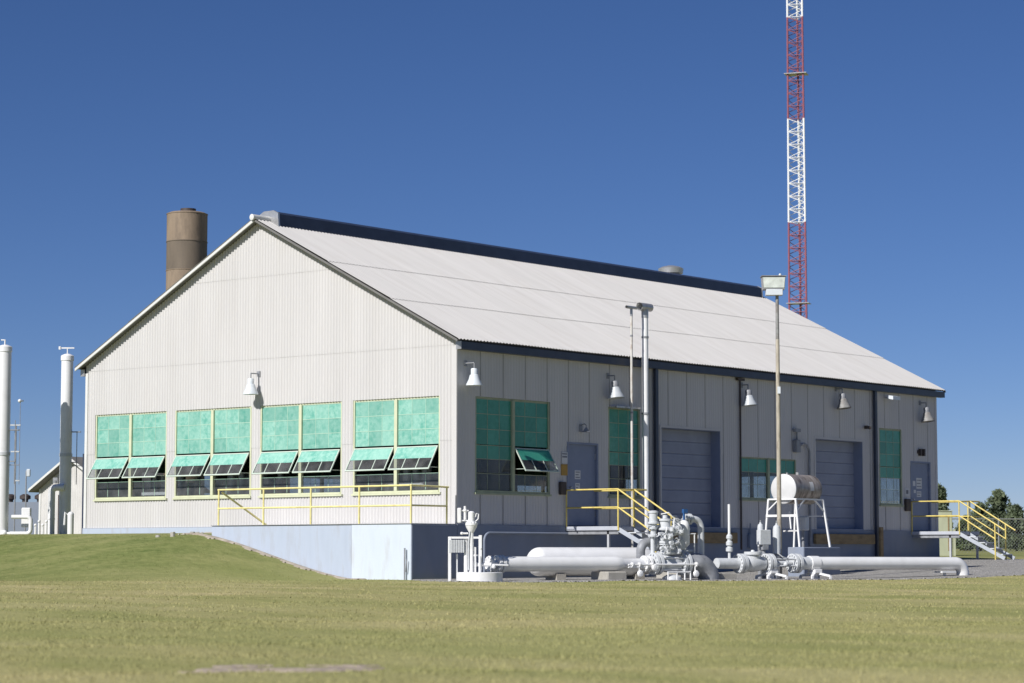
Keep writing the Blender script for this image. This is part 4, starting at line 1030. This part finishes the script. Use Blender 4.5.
# ------------------------------------------------------------------ exhaust stack behind the roof, radio tower
t = thing('exhaust_stack', 'weathered brown round stack rising behind the left slope of the roof', 'chimney', (-25.0, 13.9, -.3)); rr = .73
for i, (z0_, z1_, mm) in enumerate([(-.3, 5.0, 'silo'), (5.0, 9.73, 'silo'), (9.73, 10.77, 'silodark'), (10.77, 11.78, 'silo')]):
    MB().lathe((0, 0, 0), [(rr, z0_), (rr, z1_-.03), (rr+.015, z1_-.025), (rr+.015, z1_)] + ([(rr-.1, z1_+.05), (0, z1_+.06)] if z1_ > 11.5 else []), 40).build('shell_ring', mm, t)
MB().cyl((.05, 0, 11.8), (.05, 0, 11.97), .28, n=16).box(-.35, -.05, -.1, .1, 11.8, 11.92).build('top_fitting', 'brownbox', t)

tx, ty = -70.0, 124.3
t = thing('radio_tower', 'tall red and white lattice radio mast rising behind the far end of the roof', 'mast', (tx, ty, gz(tx, ty)), R(22))
zg = 0; band = 8.62; zb0 = 20.2+.5   # a white / red break at this height above ground
levels = [zb0-3*band, zb0-2*band, zb0-band, zb0, zb0+band+.1, zb0+2*band+.0, zb0+3*band, zb0+4*band, zb0+5*band, zb0+6*band]
cols_ = []
vtx = lambda z: .92-.004*z
def leg_xy(k, z):
    a = R(90+120*k); r_ = vtx(z); return (r_*math.cos(a), r_*math.sin(a), z)
# breaks measured in the picture: red ends 16..120 px, white 120..222, red below 222
red_top = 27.6+.85
edges = [28.25-8.62*k for k in (4, 3, 2, 1, 0)]
edges = [0, 1.6, 10.2, 18.8, 27.5, 36.35, 45.1, 53.8, 62.3]
isred = [k % 2 == 1 for k in range(8)]
zshift = 0
for s_i in range(len(isred)):
    z0_, z1_ = edges[s_i], edges[s_i+1]
    mb = MB(); n = max(1, int(round((z1_-z0_)/1.08))); dz = (z1_-z0_)/n
    for k in range(3): mb.cyl(leg_xy(k, z0_), leg_xy(k, z1_), .085, n=8)
    for i in range(n):
        for k in range(3):
            a, b2 = leg_xy(k, z0_+i*dz), leg_xy((k+1) % 3, z0_+(i+.5)*dz); c2 = leg_xy(k, z0_+(i+1)*dz)
            mb.cyl(a, b2, .032, n=5, caps=False); mb.cyl(b2, c2, .032, n=5, caps=False)
            mb.cyl(leg_xy(k, z0_+i*dz), leg_xy((k+1) % 3, z0_+i*dz), .03, n=5, caps=False)
    mb.cyl((.1, .0, z0_), (.1, .0, z1_), .05, n=6)
    mb.build('mast_section', 'red' if isred[s_i] else 'twhite', t)
for z in (20.6, 40.2): MB().box(-.95, .95, -.6, .7, z, z+.05).build('rest_platform', 'galv', t)

# ------------------------------------------------------------------ left background: stacks, shed, pipes
def wstack(x, y, r_, h_, label, vane):
    z = gz(x, y); t = thing('white_stack', label, 'stack', (x, y, z), R(39.7), 'tall white stacks left of the building')
    MB().lathe((0, 0, 0), [(r_, -.2), (r_, h_-.18), (r_+.02, h_-.17), (r_+.02, h_-.02), (r_, h_), (.08, h_+.05), (0, h_+.05)], 32).build('stack', 'white', t)
    if vane:
        MB().cyl((.0, 0, h_), (.0, 0, h_+.25), .02, n=8).box(-.26, .22, -.02, .02, h_+.22, h_+.26).box(-.28, -.22, -.05, .05, h_+.19, h_+.29).build('cap_fitting', 'white', t)
    else:
        MB().tube([(.0, 0, h_), (0, 0, h_+.2), (-.12, 0, h_+.2)], .025, 8).build('cap_fitting', 'white', t)
    MB().cyl((0, 0, 2.5), (0, 0, 2.6), r_+.02, n=28).build('band', 'greyp', t)
    # side rail with little platforms
    MB().cyl((r_+.16, 0, 1.6), (r_+.16, 0, 3.3 if vane else 3.6), .014, n=6).cyl((r_, 0, 2.2), (r_+.3, 0, 2.2), .012, n=6).box(r_, r_+.28, -.08, .08, 3.28, 3.31).box(r_, r_+.2, -.06, .06, 2.3, 2.33).build('side_bracket', 'greyd', t)
wstack(-21.62, 3.18, .21, 5.93, 'tall white stack at the left edge of the picture', False)
wstack(-21.72, 5.78, .19, 5.77, 'tall white stack with a crossbar on top, half shaded, beside the shed', True)
x, y = view(75, -15.72); z = gz(x, y)
t = thing('sensor_mast', 'thin sensor pole with brackets right of the leftmost stack', 'mast', (x, y, z), R(39.7))
MB().cyl((0, 0, 0), (0, 0, 3.5), .022, n=8).cyl((.12, 0, 1.6), (.12, 0, 4.2), .01, n=6).build('pole', 'greyd', t)
MB().box(-.2, .14, -.03, .03, 3.46, 3.50).box(-.15, .12, -.03, .03, 2.62, 2.66).box(.0, .14, -.02, .02, 1.7, 1.74).build('bracket', 'greyp', t)
MB().ball((.10, 0, 4.25), .06).cyl((.1, 0, 4.25), (.22, 0, 4.25), .02, n=8).build('sensor', 'white', t)
x, y = view(90, -18.45); z = gz(x, y)
t = thing('yard_light', 'thin dark post with a small light between the leftmost stack and the shed', 'light pole', (x, y, z), R(39.7))
MB().cyl((0, 0, 0), (0, 0, 2.5), .025, n=8).build('pole', 'greyd', t); MB().box(.02, .16, -.06, .06, 2.28, 2.56, .02).build('lamp_head', 'lampwhite', t)
# shed
SH = thing('shed', 'small pale corrugated shed with a low gable roof left of the building', 'shed', (-26.8, 12.3, -.1)); o_ = (-26.8, 12.3, -.1)
x0, xr, x1, y0, y1 = -28.55, -26.7, -24.85, 10.3, 14.5; ze, za = 1.62, 2.62
mb = MB(); zf = lambda x: za-(za-ze)*abs(x-xr)/(xr-x0)
n = 40
for i in range(n*4):
    l = x0+(x1-x0)*i/(n*4); r_ = x0+(x1-x0)*(i+1)/(n*4); f = lambda a: y0-.012*math.cos(2*PI*(a-x0)/.092)
    mb.add([(l, f(l), -.4), (r_, f(r_), -.4), (r_, f(r_), zf(r_)), (l, f(l), zf(l))], [(0, 1, 2, 3)], True)
mb.box(x0, x0+.02, y0+.01, y1, -.4, ze-.02).box(x1-.02, x1, y0+.01, y1, -.4, ze-.02).box(x0, x1, y1-.02, y1, -.4, ze)
mb.build('wall', 'shed', SH, o_)
mb = MB()
for sgn, xe in ((-1, x0-.25), (1, x1+.25)):
    zz_ = za-(za-ze)*abs(xe-xr)/(xr-x0)
    mb.add([(xr, y0-.3, za+.05), (xr, y1+.3, za+.05), (xe, y1+.3, zz_+.05), (xe, y0-.3, zz_+.05), (xr, y0-.3, za-.03), (xr, y1+.3, za-.03), (xe, y1+.3, zz_-.03), (xe, y0-.3, zz_-.03)],
           [(0, 1, 2, 3), (7, 6, 5, 4), (0, 3, 7, 4), (1, 5, 6, 2), (2, 6, 7, 3)])
mb.build('roof', 'darkroof', SH, o_)
mb = MB()
for sgn, xe in ((-1, x0-.25), (1, x1+.25)):
    zz_ = za-(za-ze)*abs(xe-xr)/(xr-x0); mb.bar((xr, y0-.32, za+.04), (xe, y0-.32, zz_+.04), .03, .08)
mb.build('rake_trim', 'trim', SH, o_)
MB().box(-27.5, -26.9, y0-.05, y0-.02, -.3, 1.35).build('door', 'brownbox', SH, o_)
MB().box(-27.55, -27.3, y0-.25, y0-.02, 1.75, 1.95).cyl((-27.4, y0-.3, 1.8), (-27.4, y0-.05, 1.85), .06, n=10).build('wall_fitting', 'greyd', SH, o_)
MB().box(x0-.02, x0+.08, y0-.03, y0+.03, -.3, ze-.05).build('corner_trim', 'trim', SH, o_)
# white plumbing by the shed and stacks
x, y = view(76, -14.75); z = gz(x, y)
t = thing('white_riser', 'white riser pipe with a bent top between the shed door and the half shaded stack', 'pipe', (x, y, z), R(39.7))
MB().tube([(0, 0, -.2), (0, 0, 1.35)] + [tuple(v) for v in arc((.16, 0, 1.35), 180, 90, .16, X_, Z_, 6)] + [(.4, 0, 1.51)], .11, 14).build('pipe', 'white', t); MB().flange((0, 0, .5), Z_, .12, .04, 8).build('flange', 'white', t)
x, y = view(74.5, -13.85); z = gz(x, y)
t = thing('white_valve_riser', 'short white standing pipe between the half shaded stack and the building corner', 'pipe', (x, y, z), R(39.7))
MB().cyl((0, 0, -.2), (0, 0, .62), .10, n=16).ball((0, 0, .62), .10).tube([(0, 0, .55), (-.18, 0, .70), (-.2, 0, .3)], .03, 8).build('pipe', 'white', t)
x, y = view(74, -15.2); z = gz(x, y)
t = thing('bent_white_pipe', 'low white pipe bent like a sideways U right of the leftmost stack', 'pipe', (x, y, z), R(39.7))
MB().tube([(-.40, 0, .57), (.08, 0, .57)] + [tuple(v) for v in arc((.08, 0, .45), 90, 0, .12, X_, Z_, 5)] + [(.20, 0, .17)] + [tuple(v) for v in arc((.08, 0, .17), 0, -90, .12, X_, Z_, 5)] + [(-.45, 0, .05)], .065, 12).build('pipe', 'white', t)
MB().box(-.16, .12, .3, .5, .25, .86, .02).build('cabinet', 'white', t)
MB().ball((-.62, 0, .06), .10).cyl((-.7, 0, .05), (-.4, 0, .05), .05, n=10).build('valve', 'white', t)
x, y = view(78, -14.1); z = gz(x, y)
t = thing('white_pipe_cluster', 'cluster of small white valves at the foot of the shed wall', 'valves', (x-1.0, y-.9, z), R(39.7))
for i in range(4): MB().cyl((-.2+i*.12, 0, 0), (-.2+i*.12, 0, .25+.12*(i % 2)), .035, n=8).ball((-.2+i*.12, 0, .3+.12*(i % 2)), .05).build('valve', 'white', t)
x, y = view(95, -19.75); z = gz(x, y)
t = thing('utility_building', 'low blue grey building with dark roof vents behind the leftmost stack', 'building', (x, y, z), R(39.7))
MB().box(-2.5, 1.05, 0, 3, -.4, 1.42).build('wall', 'bluegrey', t)
for xx in (-.45, .15, .75): MB().lathe((xx, .5, 1.42), [(.12, 0), (.12, .1), (.22, .14), (.22, .26), (.1, .33), (0, .33)], 14).build('roof_vent', 'brownbox', t)

# ------------------------------------------------------------------ right background
x, y = view(93/.996, 17.15); z = gz(x, y)
t = thing('utility_cabinet', 'pale green yellow utility cabinet behind the far stairs', 'cabinet', (x, y, z), R(39.7))
hh = .95 - z
MB().box(-.75, .18, 0, .5, -.1, hh, .02).build('body', 'cab', t)
MB().box(-.78, .21, -.03, .53, hh, hh+.03).build('lid', 'cab', t)
MB().box(.0, .05, -.02, 0, .2, hh-.15).build('door_seam', 'timber', t)
MB().box(.20, .29, -.05, .05, -.1, hh*.6).build('post', 'cab', t)
# chain link fence
def fence(p0, p1, label):
    z = gz(*p0); L_ = math.hypot(p1[0]-p0[0], p1[1]-p0[1]); t = thing('chain_link_fence', label, 'fence', (*p0, z), math.atan2(p1[1]-p0[1], p1[0]-p0[0]))
    n = int(L_/3); h_ = 1.55
    for i in range(n+1): MB().cyl((i*L_/n, 0, -.3), (i*L_/n, 0, h_), .03, n=6).build('post', 'galv', t)
    MB().cyl((0, 0, h_), (L_, 0, h_), .025, n=6).build('top_rail', 'galv', t)
    mb = MB(); s = .16; k = int(L_/s)
    for i in range(-10, k):
        for d in (1, -1):
            xa = i*s if d == 1 else i*s+h_; xb = xa+d*h_
            za, zb_ = 0, h_
            if xa < 0: za = -xa; xa = 0.
            if xb < 0: zb_ += xb*0; continue
            if max(xa, xb) > L_: continue
            mb.bar((xa, 0, za), (xb, 0, zb_), .006)
    mb.build('wire_mesh', 'galv', t)
p0 = view(108, 19.3); p1 = view(112, 40)
fence(p0, p1, 'galvanised chain link fence in front of the trees on the right')

def conifer(x, y, h, r, seed, label, lm='leaf', group='dark trees on the right horizon', base=.05, shape=1.0):
    rg = np.random.default_rng(seed); z = gz(x, y)
    t = thing('cedar_tree', label, 'tree', (x, y, z), 0, group)
    mb = MB().cyl((0, 0, -.2), (0, 0, h*.8), .10, .03, 8)
    for i in range(14):
        a = rg.random()*6.28; hh_ = h*(.12+.6*rg.random()); l = r*(1-hh_/h)*.9
        mb.cyl((0, 0, hh_), (l*math.cos(a), l*math.sin(a), hh_+l*.5), .035, .012, 5)
    mb.build('trunk', 'bark', t)
    n = 5200; hh_ = base*h+(1-base)*h*rg.random(n)**1.0
    f = hh_/h
    ang = rg.random(n)*2*PI
    env = r*np.minimum(1, (1-f)**.42*1.25)*np.minimum(1, .55+f*2.5)
    lump = 1+.28*np.sin(ang*3+f*9+seed)+.2*np.sin(ang*5-f*17+seed*2)
    rad = env*lump*(rg.random(n)**.45)
    cx, cy, cz = rad*np.cos(ang), rad*np.sin(ang), hh_
    keep = (np.sin(cx*7+seed)+np.sin(cy*8)+np.sin(cz*9+cx*3)) > -1.1
    cx, cy, cz = cx[keep], cy[keep], cz[keep]; n = len(cx)
    s = .05+.08*rg.random(n)
    d1 = rg.normal(size=(n, 3)); d1 /= np.linalg.norm(d1, axis=1)[:, None]; d2 = rg.normal(size=(n, 3)); d2[:, 2] += .8; d2 /= np.linalg.norm(d2, axis=1)[:, None]
    c = np.stack([cx, cy, cz], -1)
    v = np.stack([c-d1*s[:, None], c+d1*s[:, None], c+d2*s[:, None]*2.0], 1).reshape(-1, 3)
    me = bpy.data.meshes.new('crown'); me.from_pydata(v.tolist(), [], [(3*i, 3*i+1, 3*i+2) for i in range(n)]); me.materials.append(M[lm])
    o = bpy.data.objects.new('crown', me); C.objects.link(o); o.parent = t
for (u_, D_, h_, r_, sd_, lab, lm) in ((1000, 148, 3.75, 1.02, 1, 'tallest rounded dark cedar on the right horizon', 'leaf'), (981, 152, 3.0, .75, 2, 'smaller dark tree just left of the tallest cedar', 'leaf'), (1017, 146, 2.75, .68, 3, 'dark tree at the right edge of the picture', 'leaf'),
                                   (941, 120, 3.4, .42, 4, 'narrow dark tree showing above the pale cabinet at the building corner', 'leaf'), (966, 156, 2.2, .6, 5, 'low bushy tree behind the far stair rails', 'leaf2')):
    x, y = view(D_/.996, (u_-512)/2367*D_); conifer(x, y, h_, r_, sd_, lab, lm)
# low far tree belt
def belt(d0, s0, s1, n, hmin, hmax, seed, label):
    rg = np.random.default_rng(seed); V = []
    ss = np.linspace(s0, s1, n)
    for s in ss:
        x, y = view(d0+rg.normal()*3, s+rg.normal()*.8); z = gz(x, y); h = hmin+(hmax-hmin)*rg.random(); r_ = h*.7
        m_ = 420; a = rg.random(m_)*6.28; q = rg.random(m_)**.5*r_; zz_ = rg.random(m_)*h*np.sqrt(np.clip(1-(q/r_)**2*.8, 0, 1))
        c = np.stack([x+q*np.cos(a), y+q*np.sin(a), z+zz_], -1); sz = .12+.16*rg.random(m_)
        d1 = rg.normal(size=(m_, 3)); d2 = rg.normal(size=(m_, 3))
        V.append(np.stack([c-d1*sz[:, None]*.6, c+d1*sz[:, None]*.6, c+d2*sz[:, None]], 1).reshape(-1, 3))
    V = np.concatenate(V); k = len(V)//3
    me = bpy.data.meshes.new('far_tree_belt'); me.from_pydata(V.tolist(), [], [(3*i, 3*i+1, 3*i+2) for i in range(k)]); me.materials.append(M['leaf2'])
    o = bpy.data.objects.new('far_tree_belt', me); C.objects.link(o); tag(o, label, 'trees', None, 'stuff')
belt(190, 34, 52, 24, .8, 1.7, 11, 'low scrub belt along the horizon behind the cedars')
# pale concrete pad at the far stairs
